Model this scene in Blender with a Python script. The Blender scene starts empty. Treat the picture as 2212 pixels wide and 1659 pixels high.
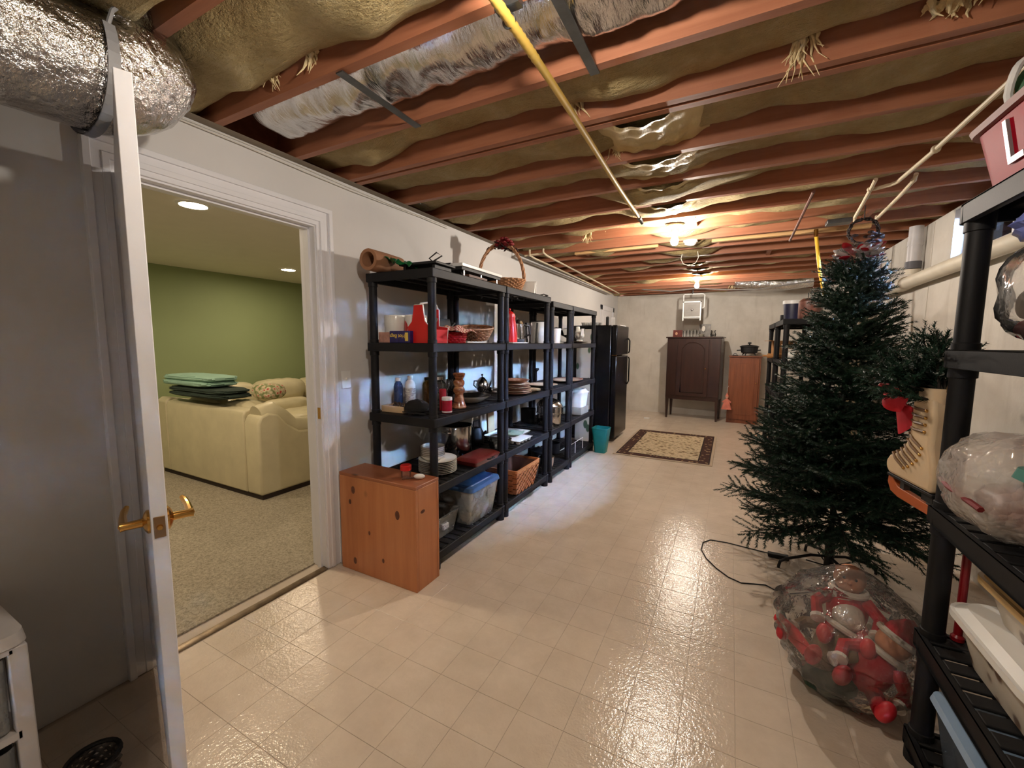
import bpy, bmesh, math, random
from mathutils import Vector, Matrix, Euler
random.seed(7)
S = bpy.context.scene
COL = S.collection
PI = math.pi

# ------------------------------------------------------------------ camera
yaw, pit, rol = -0.4826, 0.1007, -0.0065
FPX = 897.2
CAMH = 1.45
fw = Vector((math.sin(yaw)*math.cos(pit), math.cos(yaw)*math.cos(pit), -math.sin(pit)))
r0 = Vector((math.cos(yaw), -math.sin(yaw), 0)); d0 = fw.cross(r0)
rt = r0*math.cos(rol) + d0*math.sin(rol); dn = -r0*math.sin(rol) + d0*math.cos(rol)
cam = bpy.data.cameras.new('camera'); cam.sensor_width = 36; cam.sensor_fit = 'HORIZONTAL'
cam.lens = FPX/2212*36; cam.clip_start = 0.02
co = bpy.data.objects.new('camera', cam); COL.objects.link(co)
co.matrix_world = Matrix(((rt.x, -dn.x, -fw.x, 0), (rt.y, -dn.y, -fw.y, 0), (rt.z, -dn.z, -fw.z, CAMH), (0, 0, 0, 1)))
S.camera = co

# ------------------------------------------------------------------ world and exposure
SKY = (0.36, 0.57, 1.0); SKY_STRENGTH = 480.0
BULB = (1.0, 0.89, 0.77); BULB_STRENGTH = 900.0; NEARBULB_STRENGTH = 450.0
DENLAMP = (1.0, 0.80, 0.55); DEN_STRENGTH = 190.0
w = bpy.data.worlds.new('world'); S.world = w; w.use_nodes = True
w.node_tree.nodes['Background'].inputs[0].default_value = (*SKY, 1)
w.node_tree.nodes['Background'].inputs[1].default_value = SKY_STRENGTH
S.view_settings.view_transform = 'Standard'; S.view_settings.look = 'None'
S.view_settings.gamma = 1; S.view_settings.use_curve_mapping = False
S.view_settings.exposure = 0.75
S.cycles.max_bounces = 6; S.cycles.glossy_bounces = 3; S.cycles.adaptive_threshold = 0.03; S.cycles.caustics_reflective = False; S.cycles.caustics_refractive = False

# ------------------------------------------------------------------ materials
def lin(c):
    return tuple((x/255/12.92 if x/255 <= 0.04045 else ((x/255+0.055)/1.055)**2.4) for x in c)
def newmat(name):
    m = bpy.data.materials.new(name); m.use_nodes = True
    nt = m.node_tree; b = nt.nodes['Principled BSDF']
    return m, nt, b
def setin(b, k, v):
    if k in b.inputs: b.inputs[k].default_value = v
def coords(nt, kind='Object', scale=(1, 1, 1)):
    mp = nt.nodes.new('ShaderNodeMapping'); mp.inputs['Scale'].default_value = scale
    if kind == 'World':
        g = nt.nodes.new('ShaderNodeNewGeometry'); nt.links.new(g.outputs['Position'], mp.inputs[0])
    else:
        t = nt.nodes.new('ShaderNodeTexCoord'); nt.links.new(t.outputs[kind], mp.inputs[0])
    return mp.outputs[0]
def noise(nt, vec, scale, detail=4, rough=0.55):
    n = nt.nodes.new('ShaderNodeTexNoise'); n.inputs['Scale'].default_value = scale
    n.inputs['Detail'].default_value = detail; n.inputs['Roughness'].default_value = rough
    nt.links.new(vec, n.inputs['Vector']); return n.outputs['Fac']
def ramp(nt, fac, stops):
    r = nt.nodes.new('ShaderNodeValToRGB'); nt.links.new(fac, r.inputs[0])
    e = r.color_ramp.elements
    while len(e) < len(stops): e.new(0.5)
    for i, (p, c) in enumerate(stops):
        e[i].position = p; e[i].color = (*c, 1) if len(c) == 3 else c
    return r.outputs[0]
def bump(nt, b, h, strength=0.3, dist=0.01):
    n = nt.nodes.new('ShaderNodeBump'); n.inputs['Strength'].default_value = strength
    n.inputs['Distance'].default_value = dist; nt.links.new(h, n.inputs['Height'])
    nt.links.new(n.outputs[0], b.inputs['Normal'])
def math_node(nt, op, a, b_=None, c=None):
    n = nt.nodes.new('ShaderNodeMath'); n.operation = op
    for i, v in enumerate((a, b_, c)):
        if v is None: continue
        if isinstance(v, (int, float)): n.inputs[i].default_value = v
        else: nt.links.new(v, n.inputs[i])
    return n.outputs[0]
def mix(nt, fac, a, b_):
    n = nt.nodes.new('ShaderNodeMix'); n.data_type = 'RGBA'
    if isinstance(fac, (int, float)): n.inputs[0].default_value = fac
    else: nt.links.new(fac, n.inputs[0])
    for i, v in ((6, a), (7, b_)):
        if isinstance(v, tuple): n.inputs[i].default_value = (*v, 1) if len(v) == 3 else v
        else: nt.links.new(v, n.inputs[i])
    return n.outputs[2]
MATS = {}
def M(name, col=(200, 200, 200), rough=0.5, metal=0.0, var=0.10, scale=6.0, bmp=0.0, bscale=80.0, stretch=(1, 1, 1), kind='Object', **kw):
    """plain material: colour with a little noise variation, optional fine relief"""
    if name in MATS: return MATS[name]
    m, nt, b = newmat(name)
    c = lin(col); v = coords(nt, kind, stretch)
    f = noise(nt, v, scale)
    lo = tuple(x*(1-var) for x in c); hi = tuple(min(1, x*(1+var)) for x in c)
    nt.links.new(ramp(nt, f, [(0.3, lo), (0.7, hi)]), b.inputs['Base Color'])
    b.inputs['Roughness'].default_value = rough; b.inputs['Metallic'].default_value = metal
    if bmp: bump(nt, b, noise(nt, v, bscale, 3), bmp, 0.004)
    for k, x in kw.items(): setin(b, k.replace('_', ' '), x)
    MATS[name] = m; return m
def wood(name, a, b2, rough=0.45, axis='X', scale=1.0, bmp=0.15, knots=False, coat=0.0):
    m, nt, b = newmat(name)
    st = {'X': (0.6, 9, 9), 'Y': (9, 0.6, 9), 'Z': (9, 9, 0.6)}[axis]
    st = tuple(s*scale for s in st)
    v = coords(nt, 'Object', st)
    f = noise(nt, v, 2.2, 6, 0.62)
    col = ramp(nt, f, [(0.28, lin(a)), (0.72, lin(b2))])
    f2 = noise(nt, coords(nt, 'Object', (1, 1, 1)), 1.7, 2)
    col = mix(nt, math_node(nt, 'MULTIPLY', f2, 0.45), col, tuple(x*0.55 for x in lin(a)))
    if knots:
        vo = nt.nodes.new('ShaderNodeTexVoronoi'); vo.inputs['Scale'].default_value = 4.2
        kst = {'X': (0.7, 1, 1), 'Y': (1, 0.7, 1), 'Z': (1, 1, 0.7)}[axis]
        nt.links.new(coords(nt, 'Object', kst), vo.inputs['Vector'])
        k = ramp(nt, vo.outputs['Distance'], [(0.06, (1, 1, 1)), (0.13, (0, 0, 0))])
        col = mix(nt, k, col, tuple(x*0.18 for x in lin(a)))
    nt.links.new(col, b.inputs['Base Color'])
    b.inputs['Roughness'].default_value = rough
    setin(b, 'Coat Weight', coat)
    if bmp: bump(nt, b, f, bmp, 0.004)
    MATS[name] = m; return m
def glassy(name, tint=(255, 255, 255), rough=0.05, amount=0.12, col=(230, 235, 235), crinkle=0.0, cscale=30.0):
    """thin clear sheet (plastic film, tote walls, drinking glass): see-through with fresnel sheen and a little body colour"""
    if name in MATS: return MATS[name]
    m = bpy.data.materials.new(name); m.use_nodes = True; nt = m.node_tree
    nt.nodes.clear(); out = nt.nodes.new('ShaderNodeOutputMaterial')
    tr = nt.nodes.new('ShaderNodeBsdfTransparent'); tr.inputs[0].default_value = (*lin(tint), 1)
    df = nt.nodes.new('ShaderNodeBsdfPrincipled'); df.inputs['Base Color'].default_value = (*lin(col), 1); df.inputs['Roughness'].default_value = 0.4
    gl = nt.nodes.new('ShaderNodeBsdfGlossy'); gl.inputs['Roughness'].default_value = rough
    lw = nt.nodes.new('ShaderNodeFresnel'); lw.inputs['IOR'].default_value = 1.45
    m1 = nt.nodes.new('ShaderNodeMixShader'); m2 = nt.nodes.new('ShaderNodeMixShader')
    n = noise(nt, coords(nt, 'Object'), 9, 4)
    nt.links.new(math_node(nt, 'MULTIPLY', n, amount*2), m1.inputs[0])
    nt.links.new(tr.outputs[0], m1.inputs[1]); nt.links.new(df.outputs[0], m1.inputs[2])
    nt.links.new(lw.outputs[0], m2.inputs[0]); nt.links.new(m1.outputs[0], m2.inputs[1]); nt.links.new(gl.outputs[0], m2.inputs[2])
    if crinkle:
        bp = nt.nodes.new('ShaderNodeBump'); bp.inputs['Strength'].default_value = crinkle; bp.inputs['Distance'].default_value = 0.02
        nt.links.new(noise(nt, coords(nt, 'Object'), cscale, 3), bp.inputs['Height'])
        for nd in (gl, lw, df): nt.links.new(bp.outputs[0], nd.inputs['Normal'])
    nt.links.new(m2.outputs[0], out.inputs[0]); MATS[name] = m; return m
def emit(name, col, strength):
    m = bpy.data.materials.new(name); m.use_nodes = True; nt = m.node_tree; nt.nodes.clear()
    o = nt.nodes.new('ShaderNodeOutputMaterial'); e = nt.nodes.new('ShaderNodeEmission')
    e.inputs[0].default_value = (*col, 1); e.inputs[1].default_value = strength
    nt.links.new(e.outputs[0], o.inputs[0]); MATS[name] = m; return m

# ------------------------------------------------------------------ mesh helpers
class MB:
    def __init__(s): s.v = []; s.f = []
    def add(s, vs, fs):
        o = len(s.v); s.v += [tuple(p) for p in vs]; s.f += [tuple(i+o for i in f) for f in fs]; return s
    def box(s, x0, x1, y0, y1, z0, z1, mtx=None):
        vs = [(x0, y0, z0), (x1, y0, z0), (x1, y1, z0), (x0, y1, z0), (x0, y0, z1), (x1, y0, z1), (x1, y1, z1), (x0, y1, z1)]
        if mtx: vs = [mtx @ Vector(p) for p in vs]
        return s.add(vs, [(0, 3, 2, 1), (4, 5, 6, 7), (0, 1, 5, 4), (1, 2, 6, 5), (2, 3, 7, 6), (3, 0, 4, 7)])
    def frustum(s, a, b, z0, z1):   # a=(x0,x1,y0,y1) at z0, b at z1
        vs = [(a[0], a[2], z0), (a[1], a[2], z0), (a[1], a[3], z0), (a[0], a[3], z0), (b[0], b[2], z1), (b[1], b[2], z1), (b[1], b[3], z1), (b[0], b[3], z1)]
        return s.add(vs, [(0, 3, 2, 1), (4, 5, 6, 7), (0, 1, 5, 4), (1, 2, 6, 5), (2, 3, 7, 6), (3, 0, 4, 7)])
    def lathe(s, prof, n=24, c=(0, 0, 0), mtx=None, sx=1, sy=1, cap=True):
        vs = []; fs = []
        for r, z in prof:
            for i in range(n):
                a = 2*PI*i/n; p = Vector((c[0]+r*math.cos(a)*sx, c[1]+r*math.sin(a)*sy, c[2]+z))
                vs.append(mtx @ p if mtx else p)
        for k in range(len(prof)-1):
            for i in range(n):
                j = (i+1) % n; fs.append((k*n+i, k*n+j, (k+1)*n+j, (k+1)*n+i))
        if cap:
            if prof[0][0] > 1e-4: fs.append(tuple(range(n-1, -1, -1)))
            if prof[-1][0] > 1e-4: fs.append(tuple((len(prof)-1)*n+i for i in range(n)))
        return s.add(vs, fs)
    def tube(s, pts, r=0.01, n=8, cap=True, closed=False):
        pts = [Vector(p) for p in pts]; N = len(pts)
        rs = r if isinstance(r, (list, tuple)) else [r]*N
        vs = []; fs = []; up = None
        for i, p in enumerate(pts):
            if closed: t = pts[(i+1) % N]-pts[i-1]
            else: t = pts[min(i+1, N-1)]-pts[max(i-1, 0)]
            t.normalize()
            if up is None:
                up = Vector((0, 0, 1)) if abs(t.z) < 0.9 else Vector((1, 0, 0))
            a = t.cross(up)
            if a.length < 1e-5: a = t.cross(Vector((0.3, 1, 0.2)))
            a.normalize(); up = a.cross(t).normalized()
            for k in range(n):
                q = 2*PI*k/n; vs.append(p+a*math.cos(q)*rs[i]+up*math.sin(q)*rs[i])
        for i in range(N if closed else N-1):
            for k in range(n):
                l = (k+1) % n; j = (i+1) % N
                fs.append((i*n+k, i*n+l, j*n+l, j*n+k))
        if cap and not closed:
            fs.append(tuple(range(n-1, -1, -1))); fs.append(tuple((N-1)*n+k for k in range(n)))
        return s.add(vs, fs)
    def ball(s, c, r, nu=16, nv=10, fn=None, mtx=None):
        if isinstance(r, (int, float)): r = (r, r, r)
        vs = [];
        for j in range(nv+1):
            t = PI*j/nv
            for i in range(nu):
                a = 2*PI*i/nu; d = Vector((math.sin(t)*math.cos(a), math.sin(t)*math.sin(a), -math.cos(t)))
                k = fn(d) if fn else 1
                p = Vector((d.x*r[0]*k, d.y*r[1]*k, d.z*r[2]*k))
                if mtx: p = mtx @ p
                vs.append(p+Vector(c))
        fs = []
        for j in range(nv):
            for i in range(nu):
                l = (i+1) % nu; fs.append((j*nu+i, j*nu+l, (j+1)*nu+l, (j+1)*nu+i))
        return s.add(vs, fs)
    def grid(s, fn, nu, nv):
        vs = [fn(i/nu, j/nv) for j in range(nv+1) for i in range(nu+1)]
        fs = [(j*(nu+1)+i, j*(nu+1)+i+1, (j+1)*(nu+1)+i+1, (j+1)*(nu+1)+i) for j in range(nv) for i in range(nu)]
        return s.add(vs, fs)
    def prism(s, poly, t0, t1, axis='Y', mtx=None):   # poly in the other two axes
        def P(a, b, t): return {'Y': (a, t, b), 'X': (t, a, b), 'Z': (a, b, t)}[axis]
        n = len(poly)
        vs = [P(a, b, t0) for a, b in poly]+[P(a, b, t1) for a, b in poly]
        if mtx: vs = [mtx @ Vector(p) for p in vs]
        fs = [tuple(range(n-1, -1, -1)), tuple(range(n, 2*n))]+[(i, (i+1) % n, n+(i+1) % n, n+i) for i in range(n)]
        return s.add(vs, fs)
    def mesh(s, name, mat, smooth=True, angle=0.6):
        me = bpy.data.meshes.new(name); me.from_pydata(s.v, [], s.f)
        bm = bmesh.new(); bm.from_mesh(me); bmesh.ops.remove_doubles(bm, verts=bm.verts, dist=1e-5)
        bmesh.ops.recalc_face_normals(bm, faces=bm.faces); bm.to_mesh(me); bm.free()
        if smooth:
            me.polygons.foreach_set('use_smooth', [True]*len(me.polygons)); me.set_sharp_from_angle(angle=angle)
        if mat: me.materials.append(mat)
        return me
    def build(s, name, mat, parent=None, loc=(0, 0, 0), rot=(0, 0, 0), bevel=0.0, smooth=True, angle=0.6, seg=2):
        o = bpy.data.objects.new(name, s.mesh(name, mat, smooth, angle)); COL.objects.link(o)
        o.location = loc; o.rotation_euler = rot
        if parent: o.parent = parent
        if bevel:
            b = o.modifiers.new('bevel', 'BEVEL'); b.width = bevel; b.segments = seg; b.limit_method = 'ANGLE'; b.angle_limit = 0.7
        return o
def B(*a): return MB().box(*a)
def tag(o, label, cat, group=None, kind=None):
    if label: o['label'] = label
    if cat: o['category'] = cat
    if group: o['group'] = group
    if kind: o['kind'] = kind
    return o
def thing(name, label, cat, loc=(0, 0, 0), rz=0, group=None):
    o = bpy.data.objects.new(name, None); COL.objects.link(o); o.location = loc; o.rotation_euler = (0, 0, rz)
    o.empty_display_size = 0.05
    return tag(o, label, cat, group)
def struct(o, label, cat): return tag(o, label, cat, None, 'structure')
def dup(o, parent=None):
    c = o.copy(); COL.objects.link(c); c.parent = parent
    for ch in list(o.children): dup(ch, c)
    return c
def hump(x, c, wd): return math.exp(-((x-c)/wd)**2)
def arc(c, r, a0, a1, n, plane='XZ'):
    out = []
    for i in range(n+1):
        a = a0+(a1-a0)*i/n; u, v = r*math.cos(a), r*math.sin(a)
        out.append({'XZ': (c[0]+u, c[1], c[2]+v), 'YZ': (c[0], c[1]+u, c[2]+v), 'XY': (c[0]+u, c[1]+v, c[2])}[plane])
    return out
def vn(x, y, s=0):   # cheap smooth value noise
    return (math.sin(x*3.1+s*1.7+math.sin(y*2.3+s)*1.3)+math.sin(y*4.7+s*2.9+math.sin(x*1.9-s)*1.7)+0.5*math.sin(x*8.3+y*6.1+s*5.3))/2.5

# shared materials
m_wallwhite = M('painted drywall', (212, 210, 208), 0.7, var=0.03, scale=2.5, bmp=0.05, bscale=180)
m_trim = M('white trim paint', (226, 226, 230), 0.38, var=0.02)
m_black = M('black moulded plastic', (24, 24, 26), 0.55, var=0.2, bmp=0.05, bscale=250, Specular_IOR_Level=0.22)
m_blackm = M('black matte', (17, 17, 19), 0.6)
m_chrome = M('polished steel', (205, 205, 208), 0.16, 1.0, var=0.05)
m_gal = M('galvanised steel', (120, 124, 126), 0.42, 1.0, var=0.18, scale=14)
m_brass = M('polished brass', (210, 165, 95), 0.18, 1.0, var=0.05)
m_white = M('white plastic', (232, 232, 230), 0.35, var=0.03)
m_ceram = M('white glazed ceramic', (235, 233, 226), 0.18, var=0.03)
m_red = M('red paint', (200, 28, 26), 0.32, var=0.08)
m_clear = glassy('clear plastic', amount=0.30, col=(222, 226, 226), rough=0.14)
m_film = glassy('crinkled plastic film', amount=0.10, col=(225, 222, 220), rough=0.07, crinkle=0.6, cscale=18)
m_glass = glassy('drinking glass', amount=0.03, rough=0.02)
m_creampaint = M('cream painted pipe', (205, 190, 160), 0.5, var=0.08)
m_foil_n = None

def foil_mat(name, scale, strength, stretch):
    m, nt, b = newmat(name)
    v = coords(nt, 'Object', stretch)
    f = noise(nt, v, scale, 5, 0.6); f2 = noise(nt, v, scale*0.22, 3)
    h = math_node(nt, 'ADD', f, math_node(nt, 'MULTIPLY', f2, 2.0))
    bump(nt, b, h, strength, 0.02)
    nt.links.new(ramp(nt, f2, [(0.3, lin((205, 203, 202))), (0.7, lin((238, 237, 236)))]), b.inputs['Base Color'])
    b.inputs['Metallic'].default_value = 1.0; b.inputs['Roughness'].default_value = 0.17
    MATS[name] = m; return m
m_foil = foil_mat('crinkled duct foil', 26, 0.8, (1, 1, 1))
m_foil2 = foil_mat('insulation foil', 20, 0.30, (2.6, 0.55, 1))

# ================================================================== SETTING
XL, XR, YF, YB, ZC = -2.21, 1.40, 9.11, -1.5, 2.44
DY0, DY1, DH = 0.79, 1.71, 2.14
def inview(p):
    q = Vector(p)-Vector((0, 0, CAMH)); z = q.dot(fw)
    if z < 0.05: return False
    x = 1106+FPX*q.dot(rt)/z; y = 829.5+FPX*q.dot(dn)/z
    return -60 < x < 2272 and -60 < y < 1719

# floor: vinyl tiles
mf, nt, b = newmat('beige vinyl')
v = coords(nt, 'World'); f1 = noise(nt, v, 5.5, 5, 0.65); f2 = noise(nt, v, 42, 3)
c1 = ramp(nt, f1, [(0.3, lin((212, 197, 180))), (0.7, lin((228, 214, 198)))])
nt.links.new(mix(nt, math_node(nt, 'MULTIPLY', f2, 0.3), c1, lin((202, 188, 173))), b.inputs['Base Color'])
b.inputs['Roughness'].default_value = 0.17
vs = coords(nt, 'World', (1, 1, 1))
h = math_node(nt, 'ADD', noise(nt, vs, 95, 2), math_node(nt, 'MULTIPLY', noise(nt, vs, 30, 2), 1.2))
bump(nt, b, h, 0.22, 0.006)
m_grout = M('dark tile joint', (190, 175, 159), 0.5)
floor = struct(B(XL-0.12, XR+0.2, YB, YF+0.15, -0.12, -0.002).build('floor', m_grout), 'beige vinyl tile floor of the basement', 'floor')
TP = 0.19
tm = MB()
hw = TP/2-0.0006
tm.add([(-hw, -hw, -0.004), (hw, -hw, -0.004), (hw, hw, -0.004), (-hw, hw, -0.004)] +
       [(-hw, -hw, -0.0004), (hw, -hw, -0.0004), (hw, hw, -0.0006), (-hw, hw, -0.0006)] +
       [(-hw+.0009, -hw+.0009, 0), (hw-.0009, -hw+.0009, 0), (hw-.0009, hw-.0009, 0), (-hw+.0009, hw-.0009, 0)],
       [(0, 3, 2, 1), (8, 9, 10, 11)] + [(i, (i+1) % 4, 4+(i+1) % 4, 4+i) for i in range(4)] + [(4+i, 4+(i+1) % 4, 8+(i+1) % 4, 8+i) for i in range(4)])
tile_me = tm.mesh('tile', mf, smooth=False)
cells = []
xi = 0
for i in range(-12, 8):
    for j in range(-13, 46):
        cx, cy = 0.09+TP*(i+0.5), 0.78+TP*(j+0.5)
        if XL < cx-TP/2+0.03 and cx+TP/2 < XR+0.1 and cy+TP/2 < YF+0.1 and cy-TP/2 > YB: cells.append((cx, cy))
cells.sort(key=lambda c: (not inview((c[0], c[1], 0)), c[0]**2+c[1]**2))
rest = MB()
for k, (cx, cy) in enumerate(cells):
    if k < 300:
        o = bpy.data.objects.new('tile', tile_me); COL.objects.link(o); o.parent = floor; o.location = (cx, cy, 0)
    else:
        rest.add([(x+cx, y+cy, z) for x, y, z in tm.v], tm.f)
o = rest.build('far_tiles', mf, floor, smooth=False); o['kind'] = 'stuff'

# left wall (drywall) with doorway
mb = B(XL-0.12, XL, YB, DY0, 0, ZC); mb.box(XL-0.12, XL, DY1, YF+0.1, 0, ZC); mb.box(XL-0.12, XL, DY0, DY1, DH, ZC)
struct(mb.build('wall_left', m_wallwhite), 'white painted drywall with the doorway to the carpeted room', 'wall')
# concrete walls
mcon, nt, b = newmat('painted concrete')
v = coords(nt, 'World'); f1 = noise(nt, v, 2.2, 6, 0.65); f2 = noise(nt, coords(nt, 'World', (6, 6, 0.8)), 1.6, 4)
c1 = ramp(nt, f1, [(0.3, lin((196, 190, 180))), (0.7, lin((218, 213, 204)))])
nt.links.new(mix(nt, ramp(nt, f2, [(0.56, (0, 0, 0)), (0.72, (0.25, 0.25, 0.25))]), c1, lin((160, 150, 136))), b.inputs['Base Color'])
b.inputs['Roughness'].default_value = 0.75; bump(nt, b, noise(nt, v, 60, 4), 0.25, 0.004)
struct(B(XL-0.12, XR+0.2, YF, YF+0.2, 0, ZC).build('wall_far', mcon), 'pale painted concrete wall at the far end', 'wall')
WY0, WY1, WZ0, WZ1 = 3.28, 4.28, 2.08, 2.425
mb = B(XR, XR+0.2, YB, WY0, 0, ZC); mb.box(XR, XR+0.2, WY1, YF+0.1, 0, ZC); mb.box(XR, XR+0.2, WY0, WY1, 0, WZ0); mb.box(XR, XR+0.2, WY0, WY1, WZ1, ZC)
wr = struct(mb.build('wall_right', mcon), 'grey-white concrete wall carrying the small high window', 'wall')
for yy in (4.62, 5.55, 6.75, 7.95):
    B(XR-0.004, XR+0.001, yy, yy+0.018, 0.01, ZC-0.01).build('form_ridge', mcon, wr)
struct(B(XL-0.12, XR+0.2, YB-0.12, YB, 0, ZC+0.26).build('wall_back', m_wallwhite), 'white drywall behind the viewer', 'wall')

# ceiling: subfloor, joists, insulation
m_sub = wood('subfloor plywood', (96, 58, 36), (128, 82, 52), 0.8, 'X', 0.5, 0)
ceil = struct(B(XL-0.12, XR+0.2, YB, YF+0.2, 2.69, 2.73).build('ceiling', m_sub), 'open joist ceiling of red-brown timbers with yellow insulation between them', 'ceiling')
m_joist = wood('red-brown fir joist', (148, 90, 62), (190, 128, 94), 0.55, 'X', 1.0, 0.2)
JY = [-1.27, -0.86, -0.45, -0.05, 0.355, 0.76, 1.165, 1.57, 1.925, 1.985] + [2.42+0.41*k for k in range(17)]
jm = B(XL-0.10, XR+0.15, -0.019, 0.019, ZC+0.002, 2.69).mesh('joist', m_joist, smooth=False)
for y in JY:
    if y > YF: continue
    o = bpy.data.objects.new('joist', jm); COL.objects.link(o); o.parent = ceil; o.location = (0, y, 0)
mb = B(XL-0.12, XL-0.09, YB, YF+0.1, ZC, 2.69); mb.build('rim_board', m_joist, ceil)
B(XR+0.16, XR+0.2, YB, YF+0.1, ZC, 2.69).build('rim_board', m_joist, ceil)
B(XL-0.1, XR+0.16, YF+0.12, YF+0.16, ZC, 2.69).build('rim_board', m_joist, ceil)
for bx, by in ((-0.40, 1.995), (0.2, 1.94), (-1.2, 3.24), (0.52, 3.68), (-0.9, 4.50), (0.9, 2.85)):
    pass
# cross blocking and light nailer strips that run beneath the joists
m_pale = wood('pale lumber', (196, 150, 96), (226, 184, 130), 0.6, 'X', 1.0, 0.1)
for x0, x1, y in ((-1.62, -0.72, 4.60), (-0.22, 1.0, 4.62)):
    B(x0, x1, y, y+0.05, ZC-0.002, ZC+0.028).build('nailer_strip', m_pale, ceil)
for x, y0, y1 in ((-1.55, 4.49, 4.86), (0.88, 4.08, 4.45), (-0.35, 3.67, 4.04), (0.3, 5.3, 5.67)):
    B(x, x+0.04, y0, y1, ZC+0.02, 2.60).build('blocking', m_joist, ceil)
mins, nt, b = newmat('fibreglass insulation')
v = coords(nt, 'World'); f1 = noise(nt, v, 4, 5, 0.7); f2 = noise(nt, v, 60, 4, 0.7)
c1 = ramp(nt, f1, [(0.3, lin((178, 152, 100))), (0.55, lin((204, 182, 130))), (0.75, lin((222, 206, 164)))])
nt.links.new(c1, b.inputs['Base Color']); b.inputs['Roughness'].default_value = 0.85
bump(nt, b, math_node(nt, 'ADD', f2, math_node(nt, 'MULTIPLY', noise(nt, coords(nt, 'World', (1, 3, 1)), 16, 5, 0.7), 2.5)), 0.85, 0.03)
mplas, nt, b = newmat('sagging poly facing')
v = coords(nt, 'World', (3, 1, 1)); f1 = noise(nt, v, 14, 5, 0.65); f3 = noise(nt, coords(nt, 'World'), 4, 4)
nt.links.new(ramp(nt, f3, [(0.35, lin((200, 178, 122))), (0.7, lin((228, 212, 164)))]), b.inputs['Base Color'])
b.inputs['Roughness'].default_value = 0.38; bump(nt, b, f1, 0.3, 0.02)
bays = [(JY[i], JY[i+1]) for i in range(len(JY)-1) if JY[i+1]-JY[i] > 0.2 and JY[i+1] < YF] + [(8.98, YF+0.1)]
for k, (a, c) in enumerate(bays):
    if abs(a-1.165) < 0.01: continue
    def fn(u, v_, a=a, c=c, k=k):
        x = XL-0.05+(XR+0.15-XL)*u; y = a+0.02+(c-a-0.04)*v_
        e = 1-(2*v_-1)**4
        z = 2.545+0.035*vn(x*1.1, k*2.1, k)+0.02*vn(x*3.3, y*4, k)-0.045*e-0.02*e*vn(x*2.2, k, 3)
        z -= 0.06*hump(x, -1.7+0.5*math.sin(k*2.3), 0.22)*e*(0.5+0.5*math.sin(k*1.9))
        z -= 0.07*hump(x, -0.45, 0.30)*e*(1 if 2 < a < 5 else 0.3)
        if a < 1: z -= 0.05*e
        return (x, y, max(2.40, z))
    MB().grid(fn, 110, 8).build('insulation_batt', mins, ceil)
    if 1.9 < a < 3.6 or 4.3 < a < 4.8 or 5.5 < a < 6.6:     # shiny slack facing that sags below the joists along the wire run
        cx = -0.43+0.02*math.sin(k); wd = 0.30-0.02*(k % 3)
        def fs(u, v_, a=a, c=c, cx=cx, wd=wd, k=k):
            x = cx+(u-0.5)*2*wd; y = a+0.022+(c-a-0.044)*v_
            t = 1-abs(2*u-1)**2.2
            z = 2.53-(0.06+0.05*(1-v_))*t+0.006*math.sin(v_*22+u*9)*t+0.005*math.sin(u*34+v_*7)
            return (x, y, z)
        MB().grid(fs, 40, 16).build('slack_facing', mplas, ceil)
# loose tufts of insulation hanging out of the bays
m_tuft = M('insulation tuft', (222, 202, 156), 0.9, var=0.15, scale=20, bmp=0.6, bscale=60)
def tuft(x, y, z, L, wd, seed):
    rr = random.Random(seed); m = MB()
    for q in range(22):
        px, py_ = x+rr.gauss(0, wd*0.6), y+rr.uniform(-wd, wd)*0.5
        l = L*rr.uniform(0.35, 1); bend = rr.uniform(-0.5, 0.5)*l; b2_ = rr.uniform(-0.3, 0.3)*l
        pts = [(px+bend*t*t+0.004*math.sin(9*t+q), py_+b2_*t*t, z+0.04-l*t) for t in (0, 0.25, 0.5, 0.75, 1)]
        r0_ = wd*rr.uniform(0.10, 0.28); m.tube(pts, [r0_, r0_*1.1, r0_*0.7, r0_*0.35, 0.001], 6)
    m.build('insulation_tuft', m_tuft, ceil)
for i, a in enumerate([(-1.45, 1.14, 2.50, 0.09, 0.035), (-1.68, 1.12, 2.50, 0.10, 0.03), (0.17, 1.89, 2.50, 0.14, 0.028), (-0.68, 1.90, 2.50, 0.10, 0.028), (-0.62, 2.40, 2.5, 0.10, 0.025), (-1.28, 3.98, 2.46, 0.10, 0.03), (-1.13, 4.06, 2.47, 0.06, 0.03), (0.25, 0.98, 2.5, 0.1, 0.05), (-1.0, 1.0, 2.5, 0.08, 0.04), (0.0, 8.5, 2.46, 0.10, 0.05), (0.45, 4.2, 2.5, 0.08, 0.04), (-0.45, 2.2, 2.5, 0.07, 0.02), (0.55, 1.88, 2.49, 0.07, 0.06)]):
    tuft(*a, i)
# foil-wrapped return run in one bay with its hanger straps
def ff(u, v_):
    x = -2.16+3.45*u; y = 1.19+0.355*v_
    t = (1-abs(2*v_-1)**2.6)
    z = 2.60-0.15*t+0.016*vn(x*4, y*6, 2)*t+0.008*abs(math.sin(x*19+2*math.sin(y*9)))*t+0.003*vn(x*33, y*9, 5)
    z += 0.16*max(0, 1-u/0.05)**2
    return (x, y, max(z, 2.4405))
fo = MB().grid(ff, 260, 26).build('foil_insulation', m_foil2, ceil)
for x in (-1.33, -0.495):
    B(x-0.017, x+0.017, 1.15, 1.59, ZC-0.008, ZC-0.003).build('hanger_strap', m_gal, ceil)
B(XL-0.02, XL+0.06, YB, YF, ZC+0.001, ZC+0.0015).build('sill_paper', M('sill felt', (140, 128, 112), 0.8), ceil)

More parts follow.
